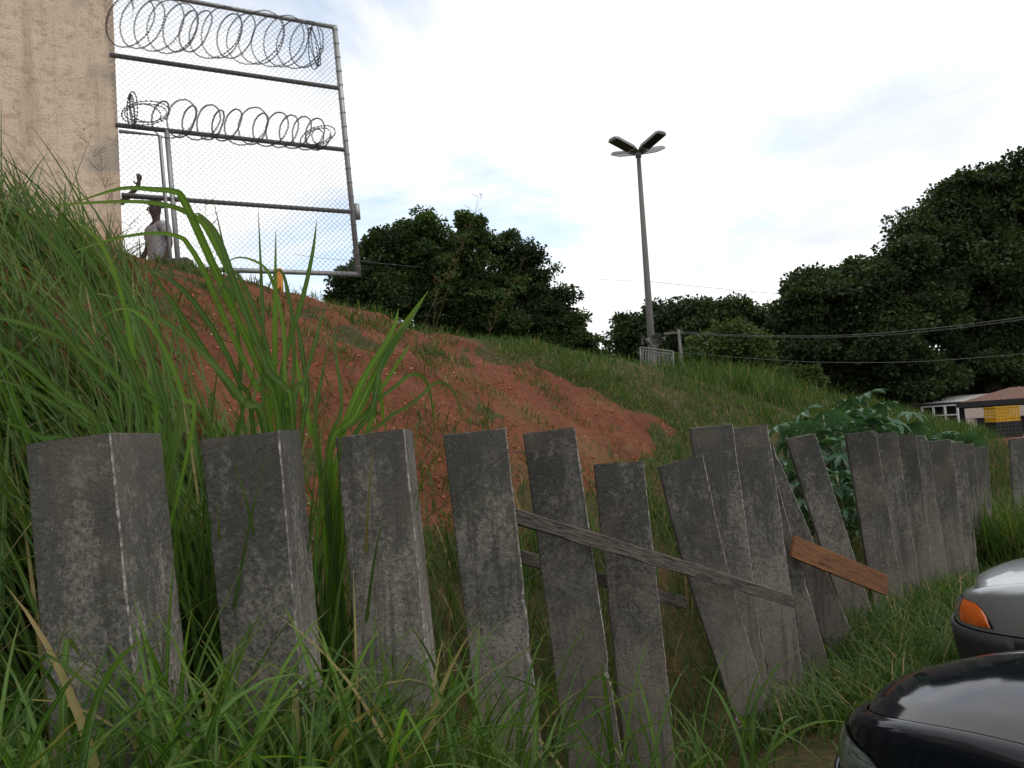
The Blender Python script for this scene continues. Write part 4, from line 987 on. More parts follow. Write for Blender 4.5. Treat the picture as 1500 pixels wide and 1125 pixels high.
for i, (px, py, Z, n, sp, lab, sz) in enumerate((
    (1268, 574, 12.0, 13, .42, 'tallest castor oil plant with star shaped leaves on a bare pale stem', .34),
    (1205, 603, 10.6, 18, .45, 'wide castor oil plant left of the tallest one, next to the red soil patch', .27),
    (1165, 620, 10.2, 15, .38, 'leftmost castor oil plant filling the gap above the leaning planks', .24),
    (1232, 640, 10.0, 16, .38, 'low castor oil plant directly behind the plank with the orange board', .25),
    (1262, 622, 11.2, 14, .38, 'castor oil plant under the tallest one, above the row of straight planks', .25),
    (1225, 690, 9.3, 16, .36, 'dark leaved castor oil plant in the gap right of the leaning plank', .23),
    (1330, 625, 12.6, 15, .40, 'castor oil plant peeping over the middle of the straight planks', .27),
    (1300, 600, 12.4, 15, .45, 'leafy castor oil plant just right of the tallest one', .28),
    (1235, 600, 11.4, 16, .45, 'broad castor oil plant directly left of the tall bare stem', .28),
    (1400, 632, 14.4, 12, .4, 'far castor oil plant half sunk in the grass near the crates', .26),
    (1180, 675, 9.0, 10, .32, 'low castor oil plant in the narrow gap beside the tilted plank', .22),
    (1365, 640, 13.6, 10, .35, 'rightmost castor oil plant just above the plank tops', .22))):
    castor(px, py, Z, n, sp, lab, 50 + i, sz)

# ------------------------------------------------------------------ cars
def carpaint(name, c, metal, rough, coat=1.0):
    k = MT(name, rough, .5); k.col(k.mix(k.ramp(k.noise(700, 2), [(.4, 0.0), (.6, 1.0)]), tuple(v * .9 for v in c), c))
    k.b.inputs['Metallic'].default_value = metal; k.b.inputs['Coat Weight'].default_value = coat
    dust = k.ramp(k.noise(5, 7, .7), [(.45, .006), (.8, .05)]); k.put(k.b.inputs['Coat Roughness'], dust); return k.m
M_BPLA = plain('black_bumper_plastic', (.022, .022, .024), .55); M_RUB = plain('rubber', (.015, .015, .015), .8)
M_UNDER = plain('dark_gap', (.006, .006, .006), .9); M_SEAT = plain('grey_seat_cloth', (.06, .06, .062), .9); M_DASH = plain('dashboard_plastic', (.03, .03, .032), .7)
k = MT('car_glass', .03, .5); k.col((.75, .85, .78)); k.b.inputs['Transmission Weight'].default_value = 1.0; k.b.inputs['IOR'].default_value = 1.45
M_GLASS = bpy.data.materials.new('tinted_glass'); M_GLASS.use_nodes = True
t_ = M_GLASS.node_tree; t_.nodes.clear(); o1 = t_.nodes.new('ShaderNodeOutputMaterial'); mx = t_.nodes.new('ShaderNodeMixShader'); fr = t_.nodes.new('ShaderNodeFresnel'); fr.inputs[0].default_value = 1.5
tb_ = t_.nodes.new('ShaderNodeBsdfTransparent'); tb_.inputs[0].default_value = (.28, .36, .31, 1); gl = t_.nodes.new('ShaderNodeBsdfGlossy'); gl.inputs['Roughness'].default_value = .03; gl.inputs[0].default_value = (.9, .9, .9, 1)
mm = t_.nodes.new('ShaderNodeMath'); mm.operation = 'MAXIMUM'; mm.inputs[1].default_value = .16; t_.links.new(fr.outputs[0], mm.inputs[0]); t_.links.new(mm.outputs[0], mx.inputs[0]); t_.links.new(tb_.outputs[0], mx.inputs[1]); t_.links.new(gl.outputs[0], mx.inputs[2]); t_.links.new(mx.outputs[0], o1.inputs[0])
k = MT('clear_lens', .12, .6); k.col(k.mix(k.ramp(k.noise(30, 2, .4, k.map((.2, 1, 4))), [(.4, 0.0), (.6, 1.0)]), (.06, .07, .065), (.15, .165, .155))); k.b.inputs['Coat Weight'].default_value = 1; k.b.inputs['Specular IOR Level'].default_value = .4; M_CLEAR = k.m
k = MT('orange_lens', .2, .6); k.col(k.mix(k.ramp(k.noise(40, 2, .4, k.map((4, 4, .3))), [(.3, 0.0), (.7, 1.0)]), (.50, .075, .008), (.72, .15, .015))); k.b.inputs['Coat Weight'].default_value = 1; M_ORLENS = k.m
M_CHROME = plain('chrome_rim', (.5, .5, .5), .25, .9)

def make_car(loc, heading, paint, label, nose_h=.72, cowl_h=.93, round_f=(.62, 2.5), bumper='paint', lamps='grey', mirrors=(1, -1), bump_top=.52, W=.80, Lc=3.7, lampz=(.56, .70)):
    """local x forward with the nose tip at 0, y left"""
    rot = math.atan2(heading[1], heading[0]); root = empty('parked_car', (loc[0], loc[1], gz(loc[0], loc[1]) if len(loc) < 3 else loc[2]), rot)
    tag(root, label, 'car')
    ax_f, ex = round_f; ax_r = .45; HL = 1.27; D0 = .22; Lc += D0
    # closed outline, starting mid rear going along left side to the nose and back
    half = []
    for i in range(25):
        p = math.pi / 2 * i / 24; half.append((-Lc + ax_r - ax_r * math.cos(p) ** (2 / 3.2) if i < 24 else -Lc + ax_r, W * math.sin(p) ** (2 / 3.2) if i else 0.0))
    for i in range(1, 56): half.append((-Lc + ax_r + (Lc - ax_r - ax_f) * i / 56, W))
    for i in range(41):
        p = math.pi / 2 * i / 40; half.append((-ax_f + ax_f * math.sin(p) ** (2 / ex) , W * max(0, math.cos(p)) ** (2 / ex)))
    # slight narrowing towards both ends
    half = [(x, y * (1 - .035 * max(0, (x + 1.6) / 1.6) ** 2 - .03 * max(0, (-x - 2.6) / 1.1) ** 2)) for x, y in half]
    nh = len(half); outl = half + [(x, -y) for x, y in half[::-1][1:-1]]
    n = len(outl); O = np.array(outl)
    T = np.roll(O, -1, 0) - np.roll(O, 1, 0); T /= np.linalg.norm(T, axis=1)[:, None]; NI = np.stack([T[:, 1], -T[:, 0]], 1)
    cen = np.array([-Lc / 2, 0]); sgn = np.sign(((cen - O) * NI).sum(1)); NI = NI * sgn[:, None]
    def ztop(x):
        if x > -HL:
            u = min(1, max(0, -x / HL)); return nose_h + (cowl_h - nose_h) * (1 - (1 - u) ** 1.9)
        return cowl_h + .03 * min(1, (-x - HL) / 1.5)
    def prof(x, v):   # v 0..1 -> (inset, z)
        zt = ztop(x); 
        if v < .5:
            q = v / .5; z = .18 + (bump_top - .18) * q; ins = .055 * (1 - q) ** 2
        elif v < .8:
            q = (v - .5) / .3; z = bump_top + (zt - .075 - bump_top) * q; ins = -.004 + .02 * q * q
        else:
            q = (v - .8) / .2; a = q * math.pi / 2; z = zt - .075 + .075 * math.sin(a); ins = .016 + .075 * (1 - math.cos(a))
        # a slanting nose
        fx = max(0, (x + .5) / .5); ins += fx * fx * .05 * max(0, (z - bump_top)) / .2
        return ins, z
    def surf(i, v, off=0.0):
        i0 = int(math.floor(i)) % n; i1 = (i0 + 1) % n; f = i - math.floor(i)
        p = O[i0] * (1 - f) + O[i1] * f; ni = NI[i0] * (1 - f) + NI[i1] * f
        ins, z = prof(p[0], v); q = p + ni * (ins - off); return (q[0], q[1], z)
    def vz(x, z):      # v for height z at outline point x
        lo, hi = 0, 1
        for _ in range(18):
            m_ = (lo + hi) / 2
            if prof(x, m_)[1] < z: lo = m_
            else: hi = m_
        return lo
    wheels = [(-.92, .29), (-Lc + .68, .29)]
    vs = [0, .12, .25, .38, .5, .56, .62, .68, .74, .8, .84, .88, .92, .96, 1.0]
    # lower and upper shell
    def shell(v0, v1, off, keep=lambda x, y, z: True):
        vv = [v0] + [v for v in vs if v0 < v < v1] + [v1]
        mb = MB(); V = []; Fc = []
        for v in vv:
            for i in range(n): V.append(surf(i, v, off))
        for a in range(len(vv) - 1):
            for i in range(n):
                f = (a * n + i, a * n + (i + 1) % n, (a + 1) * n + (i + 1) % n, (a + 1) * n + i)
                c_ = sum((Vector(V[j]) for j in f), Vector()) / 4
                if abs(c_.y) > W * .72 and any(math.hypot(c_.x - wx, c_.z - wz) < .315 for wx, wz in wheels): continue
                if keep(c_.x, c_.y, c_.z): Fc.append(f)
        mb.add(V, Fc); return mb
    bmat = M_BPLA if bumper == 'black' else paint
    isb = lambda x: x > -.57 or x < -Lc + .5
    shell(0, .492, .016, lambda x, y, z: isb(x)).build('bumper', bmat, root, smooth=True, solid=.02)
    mbs = shell(0, 1.0, 0.0, lambda x, y, z: x > -1.30 and (x < -.58 or z > bump_top - .03)); mbs.build('fender', paint, root, smooth=True)
    shell(0.0, 1.0, 0.0, lambda x, y, z: x <= -1.30).build('side_panel', paint, root, smooth=True)
    if bumper == 'black':
        mb = MB(); rows = [[surf(i, .492 - d, .020 + o) for i in range(nh - 52, nh + 51)] for d, o in ((0, 0), (.02, .012), (.06, .012), (.10, .004))]; mb.grid(rows); mb.build('bumper_strip', M_BPLA, root, smooth=True)
    # underlay
    mb = MB()
    for x0, x1 in ((-Lc + .3, -.62),): mb.box((x0, -W + .16, .25), (x1, W - .16, nose_h - .09)); mb.box((x1, -W + .42, .25), (-.2, W - .42, nose_h - .12))
    mb.build('underbody', M_UNDER, root)
    # hood: heightfield between shoulder lines
    def shoulder(i, off=0.0): return Vector(surf(i, 1.0, -off))
    i_front = nh - 1
    def top_patch(xa_idx, xb_idx, gap, crown, name, mat, rise=0):
        rows = []
        for q in np.linspace(xa_idx, xb_idx, 34):
            L_ = shoulder(q, gap); R_ = Vector((L_.x, -L_.y, L_.z)); row = []
            for j in range(25):
                u = j / 24; yy = L_.y + (R_.y - L_.y) * u; e = 1 - (2 * u - 1) ** 2
                wf = min(1, abs(L_.y) / (W * .8))
                row.append((L_.x + rise * e, yy, L_.z + crown * wf * (1 - abs(2 * u - 1) ** 2.4) + .0035 * math.exp(-((abs(2 * u - 1) - .80) / .05) ** 2) * wf))
            rows.append(row)
        mb = MB(); mb.grid(rows); return mb.build(name, mat, root, smooth=True)
    # index where x = -1.12
    ih = min(range(24, nh), key=lambda i: abs(half[i][0] + 1.12 + D0))
    top_patch(ih, i_front - .4, .008, .055, 'hood', paint, rise=.10)
    # headlights on both front corners
    for sg in (1, -1):
        ia, ib = nh - 40 + 3, nh - 16    # side ... front
        ic = ia + (12 if lamps == 'orange' else 0)
        def lens(i0, i1, mat, name, slope):
            rows = []
            m = 14
            for q in range(m + 1):
                i = i0 + (i1 - i0) * q / m; x = np.interp(i, [math.floor(i), math.floor(i) + 1], [outl[int(math.floor(i))][0], outl[int(math.floor(i)) + 1][0]])
                zt_ = ztop(x); za = lampz[0]; 
                qq = (i - ia) / (ib - ia)
                zb2 = min(zt_ - .012, lampz[1] + .02)
                if slope: 
                    e = min(1, max(0, qq) / .28); zb2 = za + (zb2 - za) * (math.sin(e * math.pi / 2) ** .45)
                row = []
                for r_ in range(7):
                    z = za + (max(zb2, za + .004) - za) * r_ / 6; v = vz(x, z); bul = .010 * math.sin(math.pi * r_ / 6) ** .6 + .004
                    p = surf(i, v, bul); row.append((p[0], p[1] * sg, p[2]))
                rows.append(row)
            mb = MB(); mb.grid(rows); return mb.build(name, mat, root, smooth=True)
        # dark surround
        lens(ia - .6, ib + .5, M_UNDER, 'lamp_surround', True).scale = (1, 1, 1)
        if lamps == 'orange':
            lens(ia, ic, M_ORLENS, 'indicator', True).location = (.005, .005 * sg, .001); lens(ic + .25, ib, M_CLEAR, 'headlight', True).location = (.005, .005 * sg, .001)
        else:
            lens(ia, ib, M_CLEAR, 'headlight', True).location = (.005, .005 * sg, .001)
    # grille
    mb = MB()
    for r_ in range(4):
        z = bump_top + .05 + r_ * .028
        P = [surf(i, vz(outl[i][0], z), .012) for i in range(nh - 9, nh + 8)]
        mb.tube(P, .006, 5)
    mb.build('grille', M_BPLA, root, smooth=True)
    # greenhouse
    sh = lambda x: np.interp(x, [O[j][0] for j in range(nh)], [O[j][1] for j in range(nh)])
    zb_ = cowl_h + .015
    lower = [(x - D0, y) for x, y in [(-1.40, W - .10), (-1.20, W * .62), (-1.06, W * .30), (-1.01, 0)]]
    upper = [(x - D0, y) for x, y in [(-1.86, W - .24), (-1.81, W * .45), (-1.79, W * .2), (-1.78, 0)]]
    zr = 1.385
    def sym(l): return l + [(x, -y) for x, y in l[::-1][1:]]
    lo = sym(lower); up = sym(upper)
    def panel(lo, up, z0, z1, name, mat, nv=10, nu=5, bow=.02, zl=None):
        rows = []
        for a in range(nv + 1):
            v = a / nv; row = []
            for s in range((len(lo) - 1) * nu + 1):
                i = min(s // nu, len(lo) - 2); f = (s - i * nu) / nu
                x = (lo[i][0] * (1 - f) + lo[i + 1][0] * f) * (1 - v) + (up[i][0] * (1 - f) + up[i + 1][0] * f) * v
                y = (lo[i][1] * (1 - f) + lo[i + 1][1] * f) * (1 - v) + (up[i][1] * (1 - f) + up[i + 1][1] * f) * v
                e = math.sin(math.pi * v); crn = .045 * (1 - (y / W) ** 2)
                row.append((x + bow * e, y, z0 + (z1 - z0) * v + crn))
            rows.append(row)
        mb = MB(); mb.grid(rows); return mb.build(name, mat, root, smooth=True)
    panel(lo, up, zb_ - .0, zr, 'windshield', M_GLASS)
    # black band round the windshield
    mb = MB(); P = [(x + .004, y, zb_ + .045 * (1 - (y / W) ** 2) + .003) for x, y in lo]; mb.tube(P, .012, 6); mb.build('windshield_seal', M_RUB, root, smooth=True)
    # cowl between hood and glass
    mb = MB(); rows = [[(x + .002 + d, y * 1.02, zb_ + .045 * (1 - (y / W) ** 2) - .012 - (.02 if d else 0)) for x, y in lo] for d in (0, .10)]; mb.grid(rows); mb.build('cowl', M_BPLA, root, smooth=True)
    for y0 in (.35, -.25):
        mb = MB(); P = [Vector((-1.03 - .05 * abs(y0) , y0 + .02, zb_ + .03)), Vector((-1.16, y0 - .20, zb_ + .095)), Vector((-1.20, y0 - .42, zb_ + .12))]; P = [Vector((-1.04 - D0, y0, zb_ + .05)), Vector((-1.085 - D0, y0 - .25, zb_ + .062)), Vector((-1.12 - D0, y0 - .52, zb_ + .05))]
        mb.tube([p + Vector((.02, 0, .012)) for p in P], .007, 5); mb.build('wiper', M_RUB, root)
    mb = MB(); rows = []
    for x in np.linspace(-1.34, -Lc + .2, 30):
        ye = float(sh(x)) - .085; zt_ = ztop(x); rows.append([(x, ye, zt_ - .002), (x, ye - .05, zt_ + .012), (x, ye - .16, zt_ - .02)])
    for sg in (1, -1):
        m2 = MB(); m2.grid([[(p[0], p[1] * sg, p[2]) for p in r_] for r_ in rows]); m2.build('window_sill', M_BPLA, root, smooth=True)
    # roof
    side_lo = [(-1.40 - D0, W - .10), (-1.9, W - .055), (-2.6, W - .06), (-3.25, W - .12)]
    side_up = [(-1.86 - D0, W - .24), (-2.1, W - .215), (-2.6, W - .22), (-3.05, W - .27)]
    rows = []
    for q in range(25):
        x = np.interp(q / 24, [0, .25, .7, 1], [-1.86 - D0, -2.2, -2.7, -3.15]); ye = np.interp(x, [-3.15, -2.6, -2.1, -1.86], [W - .28, W - .22, W - .215, W - .24]) 
        row = []
        for j in range(21):
            u = j / 20 * 2 - 1; y = ye * u; xx = x + (.08 * (1 - u * u) if q < 3 else 0) * (1 - q / 3)
            row.append((xx, y, zr + .045 * (1 - (y / W) ** 2) + .012 * math.sin(q / 24 * math.pi) - .02 * (abs(u) ** 8)))
        rows.append(row)
    mb = MB(); mb.grid(rows); mb.build('roof', paint, root, smooth=True, solid=.02)
    for sg in (1, -1):
        A = [(x, y * sg) for x, y in side_lo]; B = [(x, y * sg) for x, y in side_up]
        mb = MB(); rows = []
        for a in range(6):
            v = a / 5; rows.append([(l[0] * (1 - v) + u_[0] * v, l[1] * (1 - v) + u_[1] * v + .012 * sg * math.sin(math.pi * v), zb_ + (zr - zb_) * v + .0) for l, u_ in zip(A, B)])
        mb.grid(rows); mb.build('side_window', M_GLASS, root, smooth=True)
        for (l, u_, r_) in ((A[0], B[0], .032), (A[2], B[2], .028), (A[3], B[3], .06)):
            mb = MB(); mb.tube([(l[0], l[1], zb_ - .03), ((l[0] + u_[0]) / 2 + .01, (l[1] + u_[1]) / 2 + .01 * sg, (zb_ + zr) / 2 + .01), (u_[0], u_[1], zr + .02)], r_, 8); mb.build('pillar', paint if l is not A[2] else M_BPLA, root, smooth=True)
        if sg in mirrors: mb = MB(); mb.tube([(-1.36, sg * (W - .06), zb_ + .02), (-1.33, sg * (W + .05), zb_ + .05), (-1.35, sg * (W + .15), zb_ + .06)], [.03, .06, .045], 10, flat=.8); mb.build('wing_mirror', M_BPLA, root, smooth=True)
        # door gap lines and handle
        mb = MB(); 
        for xg in (-1.30, -2.42):
            ig = min(range(24, nh), key=lambda i: abs(half[i][0] - xg)); P = [surf(ig, v, .001) for v in np.linspace(.15, .93, 14)]; mb.tube([(p[0], p[1] * sg, p[2]) for p in P], .004, 4)
        mb.build('door_gap', M_UNDER, root)
    lo_r = sym([(-3.25, W - .12), (-3.36, W * .5), (-3.40, 0)]); up_r = sym([(-3.05, W - .27), (-3.12, W * .4), (-3.14, 0)])
    panel(lo_r, up_r, zb_, zr, 'rear_window', M_GLASS, bow=-.01)
    rows = [[(x, y, zb_ - .02) for x, y in lo_r], [(-Lc + .10, y * 1.0, cowl_h + .0) for x, y in lo_r]]; mb = MB(); mb.grid(rows); mb.build('hatch', paint, root, smooth=True, solid=.01)
    # wheels
    for wx, wz in wheels:
        for sg in (1, -1):
            wr = empty('wheel', (wx, sg * (W - .10), wz), 0, root)
            mb = MB(); mb.tube([(wx + .325 * math.cos(a), sg * (W * (1 - .035 * max(0, (wx + 1.6) / 1.6) ** 2) + .004), wz + .325 * math.sin(a)) for a in np.linspace(-.35, math.pi + .35, 25)], .022, 8, flat=.6); mb.build('wheel_arch', M_BPLA, root, smooth=True)
            mb = MB(); rows = []
            for (r_, y) in ((.18, -.07), (.27, -.085), (.29, -.06), (.29, .06), (.27, .085), (.18, .07)):
                rows.append([(r_ * math.cos(a), y, r_ * math.sin(a)) for a in np.linspace(0, 2 * math.pi, 29)[:-1]])
            mb.grid(rows, closed=True); mb.build('tyre', M_RUB, wr, smooth=True)
            mb = MB(); rows = []
            for (r_, y) in ((.182, .07), (.17, .05), (.06, .06), (.02, .065)):
                rows.append([(r_ * math.cos(a), y * sg, r_ * math.sin(a)) for a in np.linspace(0, 2 * math.pi, 29)[:-1]])
            mb.grid(rows, closed=True); mb.build('rim', M_CHROME, wr, smooth=True)
    # interior
    mb = MB(); rows = []
    for (x, z) in ((-1.12 - D0, zb_ - .02), (-1.40 - D0, zb_ + .01), (-1.50 - D0, zb_ - .03), (-1.55 - D0, zb_ - .2), (-1.50 - D0, zb_ - .4)): rows.append([(x + .03 * (1 - (y / .6) ** 2), y, z) for y in np.linspace(-.66, .66, 13)])
    mb.grid(rows); mb.build('dashboard', M_DASH, root, smooth=True)
    mb = MB(); C_ = Vector((-1.72 - D0, .34, zb_ - .02)); mb.tube([C_ + Vector((.09 * math.sin(a) * -1, .18 * math.cos(a), .16 * math.sin(a))) for a in np.linspace(0, 2 * math.pi, 25)], .013, 6); mb.tube([C_ + Vector((0, -.17, 0)), C_ + Vector((0, .17, 0))], .015, 6); mb.tube([C_, C_ + Vector((.25, 0, -.12))], .025, 6); mb.build('steering_wheel', M_RUB, root, smooth=True)
    for yy in (.34, -.34):
        for xx in (-2.4, -3.15):
            mb = MB(); mb.box((xx, yy - .24, .42), (xx + .46, yy + .24, .58)); mb.box((xx - .16, yy - .23, .5), (xx + .0, yy + .23, 1.02)); mb.box((xx - .13, yy - .12, 1.06), (xx - .04, yy + .12, 1.22)); mb.build('seat', M_SEAT, root, bevel=.05)
    mb = MB(); mb.box((-3.4, -.66, .3), (-1.2, .66, .36)); mb.build('cabin_floor', M_DASH, root)
    return root
PAINT_B = carpaint('blue_black_paint', (.006, .007, .011), .0, .07, .0); PAINT_B.node_tree.nodes['Principled BSDF'].inputs['Specular IOR Level'].default_value = .28; PAINT_S = carpaint('silver_paint', (.40, .41, .43), .75, .33)
make_car((1.66, 3.84, 0.0), (-.46, .888), PAINT_B, 'glossy blue black car nearest the camera, only its bonnet and windscreen in view', bumper='paint', lamps='grey', round_f=(.80, 2.15), W=.82)
make_car((3.36, 6.10, -.06), (-.62, .785), PAINT_S, 'silver car with an orange indicator and a black bumper parked beyond the black one', bumper='black', lamps='orange', bump_top=.55, nose_h=.74, lampz=(.575, .70), round_f=(.55, 2.7))

# ------------------------------------------------------------------ grass
def in_car(x, y):
    m = np.zeros(x.shape, bool)
    for (lx, ly, hx, hy) in ((1.66, 3.84, -.46, .888), (3.36, 6.10, -.62, .785)):
        dx = x - lx; dy = y - ly; a = dx * hx + dy * hy; b = -dx * hy + dy * hx
        m |= (a < .08) & (a > -3.8) & (np.abs(b) < .88)
    return m
def scatter(s0, s1, t0, t1, dens, keep=None, clump=0.0, cs=1.2, seed=0):
    r_ = np.random.default_rng(seed + 100)
    n = int((s1 - s0) * (t1 - t0) * dens); s = r_.uniform(s0, s1, n); t = r_.uniform(t0, t1, n)
    p = np.ones(n)
    if clump: p = np.clip(.5 + clump * 4 * fbm(s * cs, t * cs, 3, seed), 0, 1)
    ok = r_.random(n) < p
    if keep is not None: ok &= r_.random(n) < keep(s, t)
    s = s[ok]; t = t[ok]; x = s * SD[0] - t * SD[1]; y = s * SD[1] + t * SD[0]; z = hgt(s, t) - .01
    ok = ~in_car(x, y); return np.stack([x, y, z], 1)[ok], s[ok], t[ok], r_
nosoil = lambda s, t: 1 - soil_mask(s, t) * .985
def mk(pos, r_, h, w, lean=(.15, .5), curve=(.3, 1.2), nseg=4, v=0.0, azc=None, azs=math.pi, fold=0):
    n = len(pos); az = r_.uniform(0, 2 * math.pi, n) if azc is None else r_.normal(azc, azs, n)
    fd_ = None
    if fold: 
        fd_ = np.stack([r_.uniform(.35, .8, n), np.where(r_.random(n) < fold, r_.uniform(.9, 2.0, n), 0)], 1)
    return blades(pos, h[0] + (h[1] - h[0]) * r_.random(n) ** 1.3, w[0] + (w[1] - w[0]) * r_.random(n), az, r_.uniform(*lean, n), r_.uniform(*curve, n), nseg, r_.normal(0, .5, n), v, r_.random(n), fd_)
# crest and right hand bank
pos, s, t, r_ = scatter(5.5, 16, 4.2, 10.5, 900, nosoil, .5, 1.3, 1)
grass_obj('grass', [mk(pos, r_, (.07, .26), (.006, .014), (.2, .9), (.3, 1.4), 3)], M_GSHORT, 'short green grass covering the crest and right side of the red bank')
pos, s, t, r_ = scatter(13, 27, 3.6, 10.5, 620, lambda s, t: nosoil(s, t) * np.clip((30 - s) / 8, .3, 1), .6, .9, 2)
grass_obj('grass', [mk(pos, r_, (.15, .42), (.009, .018), (.1, .6), (.2, 1.3), 3)], M_GSHORT, 'longer green grass on the far right part of the bank')
pos, s, t, r_ = scatter(14.5, 21, 7.0, 9.8, 260, None, .9, .7, 3)
grass_obj('grass', [mk(pos, r_, (.3, .75), (.012, .022), (.05, .45), (.3, 1.3), 4)], M_GSHORT, 'tall tufts of grass along the crest under the dark trees')
# sparse tufts on the soil
pts = []; r_ = np.random.default_rng(44)
C = np.array([(r_.uniform(2.5, 11.5), r_.uniform(4.3, 9.2)) for _ in range(230)] + [(10.3, 4.6), (9.4, 5.0), (8.6, 5.0), (7.6, 5.3), (6.2, 6.4), (7.2, 7.9), (6.8, 8.4)])
for (a, b) in C:
    m = r_.integers(15, 80); s = a + r_.normal(0, .13, m); t = b + r_.normal(0, .13, m)
    pts.append(np.stack([s * SD[0] - t * SD[1], s * SD[1] + t * SD[0], hgt(s, t) - .01], 1))
pts = np.concatenate(pts)
grass_obj('grass', [mk(pts, r_, (.05, .22), (.006, .013), (.3, 1.1), (.2, 1.1), 3)], M_GSHORT, 'small sparse tufts of grass dotted over the bare red soil')
# straw and dead weeds on the soil edge
pts = []
for (a, b, m, sp) in ((10.6, 5.9, 700, .45), (10.2, 6.6, 500, .4), (9.0, 7.4, 500, .5), (8.3, 7.9, 300, .4), (11.3, 5.0, 400, .4), (3.6, 5.0, 300, .5), (6, 4.3, 250, .4)):
    s = a + r_.normal(0, sp, m); t = b + r_.normal(0, sp * .6, m)
    pts.append(np.stack([s * SD[0] - t * SD[1], s * SD[1] + t * SD[0], hgt(s, t) + .0], 1))
pts = np.concatenate(pts)
grass_obj('dead_weeds', [mk(pts, r_, (.05, .26), (.003, .007), (.9, 1.7), (-.4, .6), 3)], M_STRAW, 'patches of dry dead weeds lying along the edge of the red soil', 'weeds')
pos, s, t, r_ = scatter(3.0, 12.5, 4.3, 5.9, 420, lambda s, t: np.clip(1.25 - (t - 4.3) / 1.5, .1, 1), .9, 1.4, 25)
grass_obj('weeds', [mk(pos, r_, (.10, .34), (.008, .018), (.2, 1.0), (.3, 1.4), 4)], M_GSHORT, 'low green weeds creeping up the lower edge of the bare red soil', 'weeds')
# strip behind the fence
pos, s, t, r_ = scatter(2.9, 13.5, 3.3, 4.5, 800, None, .45, 1.6, 5)
grass_obj('grass', [mk(pos, r_, (.22, .62), (.006, .013), (.05, .5), (.3, 1.3), 5)], M_GSHORT, 'knee high green grass seen through the gaps between the planks')
# right foreground in front of the fence
pos, s, t, r_ = scatter(4.7, 13.5, 1.7, 3.14, 1150, lambda s, t: np.where((s > 4.9) & (s < 6.1) & (t > 2.6), .25, 1.0) * np.clip((s - 4.6) / .8, .2, 1), .35, 1.5, 6)
grass_obj('grass', [mk(pos, r_, (.16, .52), (.006, .014), (.2, .9), (.5, 1.7), 5)], M_GSHORT, 'fine green grass at the foot of the fence between the planks and the cars')
pos, s, t, r_ = scatter(4.8, 10.5, 1.9, 3.0, 240, None, .4, 1.5, 16)
grass_obj('grass', [mk(pos, r_, (.35, .62), (.009, .016), (.2, .8), (.6, 1.7), 7, .25)], M_GSHORT, 'longer arching blades standing out of the grass before the leaning planks')
pos, s, t, r_ = scatter(12.9, 20, 2.2, 3.4, 900, None, .3, 1.2, 7)
grass_obj('grass', [mk(pos, r_, (.5, 1.3), (.012, .024), (.05, .45), (.4, 1.6), 6)], M_GSHORT, 'tall rank grass closing off the far right end of the fence')
pos, s, t, r_ = scatter(13.2, 16.5, 2.3, 3.3, 700, None, .2, 1.2, 27)
grass_obj('rank_grass', [mk(pos, r_, (.8, 1.5), (.014, .03), (.05, .4), (.4, 1.7), 8, .25)], M_GBLADE, 'lush tall grass at the right edge where the fence ends')
# ground cover of the parking side
pos, s, t, r_ = scatter(4.6, 7.5, .9, 2.6, 700, None, .4, 1.7, 8)
grass_obj('grass', [mk(pos, r_, (.12, .34), (.006, .013), (.2, .9), (.5, 1.6), 4)], M_GSHORT, 'low grass beside the black car at the bottom of the view')
# broad bladed foreground grass in front of the first planks
pos, s, t, r_ = scatter(0.2, 4.3, 1.95, 3.02, 640, lambda s, t: np.clip((3.1 - s) / .8, .05, 1), .5, 1.8, 9)
grass_obj('broad_grass', [mk(pos, r_, (.4, 1.15), (.013, .032), (.05, .5), (.6, 1.9), 9, .3, fold=.2)], M_GBLADE, 'broad arching grass blades in the foreground before the first four planks')
pos, s, t, r_ = scatter(0.2, 4.6, 2.0, 3.05, 420, lambda s, t: np.clip((3.2 - s) / .8, .10, 1), .2, 1.6, 10)
grass_obj('broad_grass', [mk(pos, r_, (.2, .5), (.010, .02), (.1, .8), (.6, 1.9), 6, .25)], M_GBLADE, 'lower layer of green blades round the feet of the first planks')
# big guinea grass behind the first planks
pos, s, t, r_ = scatter(0.7, 2.35, 3.42, 5.2, 980, None, .3, 1.5, 12)
grass_obj('guinea_grass', [mk(pos, r_, (.7, 1.7), (.015, .036), (.2, .75), (.2, .9), 10, .3, azc=R(172), azs=.6, fold=.12)], M_GBLADE, 'dense tall grass behind the two nearest planks, leaning to the left')
pos, s, t, r_ = scatter(1.1, 2.9, 4.6, 8.2, 400, None, .5, 1.3, 13)
grass_obj('guinea_grass', [mk(pos, r_, (.6, 1.5), (.010, .024), (.3, 1.0), (.1, .9), 9, .3, azc=R(165), azs=.7)], M_GBLADE, 'tall grass climbing the lower left slope of the bank')
pos, s, t, r_ = scatter(1.5, 2.7, 3.42, 3.95, 760, None, .3, 1.5, 14)
grass_obj('guinea_grass', [mk(pos, r_, (.9, 2.0), (.013, .030), (.03, .38), (.1, .85), 9, .3)], M_GBLADE, 'upright tall grass rising between the second and third planks')
pos, s, t, r_ = scatter(0.6, 3.0, 3.35, 4.6, 190, None, .3, 1.5, 15)
grass_obj('dead_grass', [mk(pos, r_, (.4, 1.2), (.005, .012), (.5, 1.4), (.1, 1.1), 7, .2)], M_STRAW, 'dry brown stalks tangled among the tall grass behind the first planks')
pos, s, t, r_ = scatter(4.5, 6.6, 2.7, 3.9, 160, None, .2, 1.5, 17)
grass_obj('dead_grass', [mk(pos, r_, (.15, .5), (.003, .006), (.4, 1.5), (.1, 1.1), 5)], M_STRAW, 'dry brown straw hanging in the dark gap under the snapped plank')
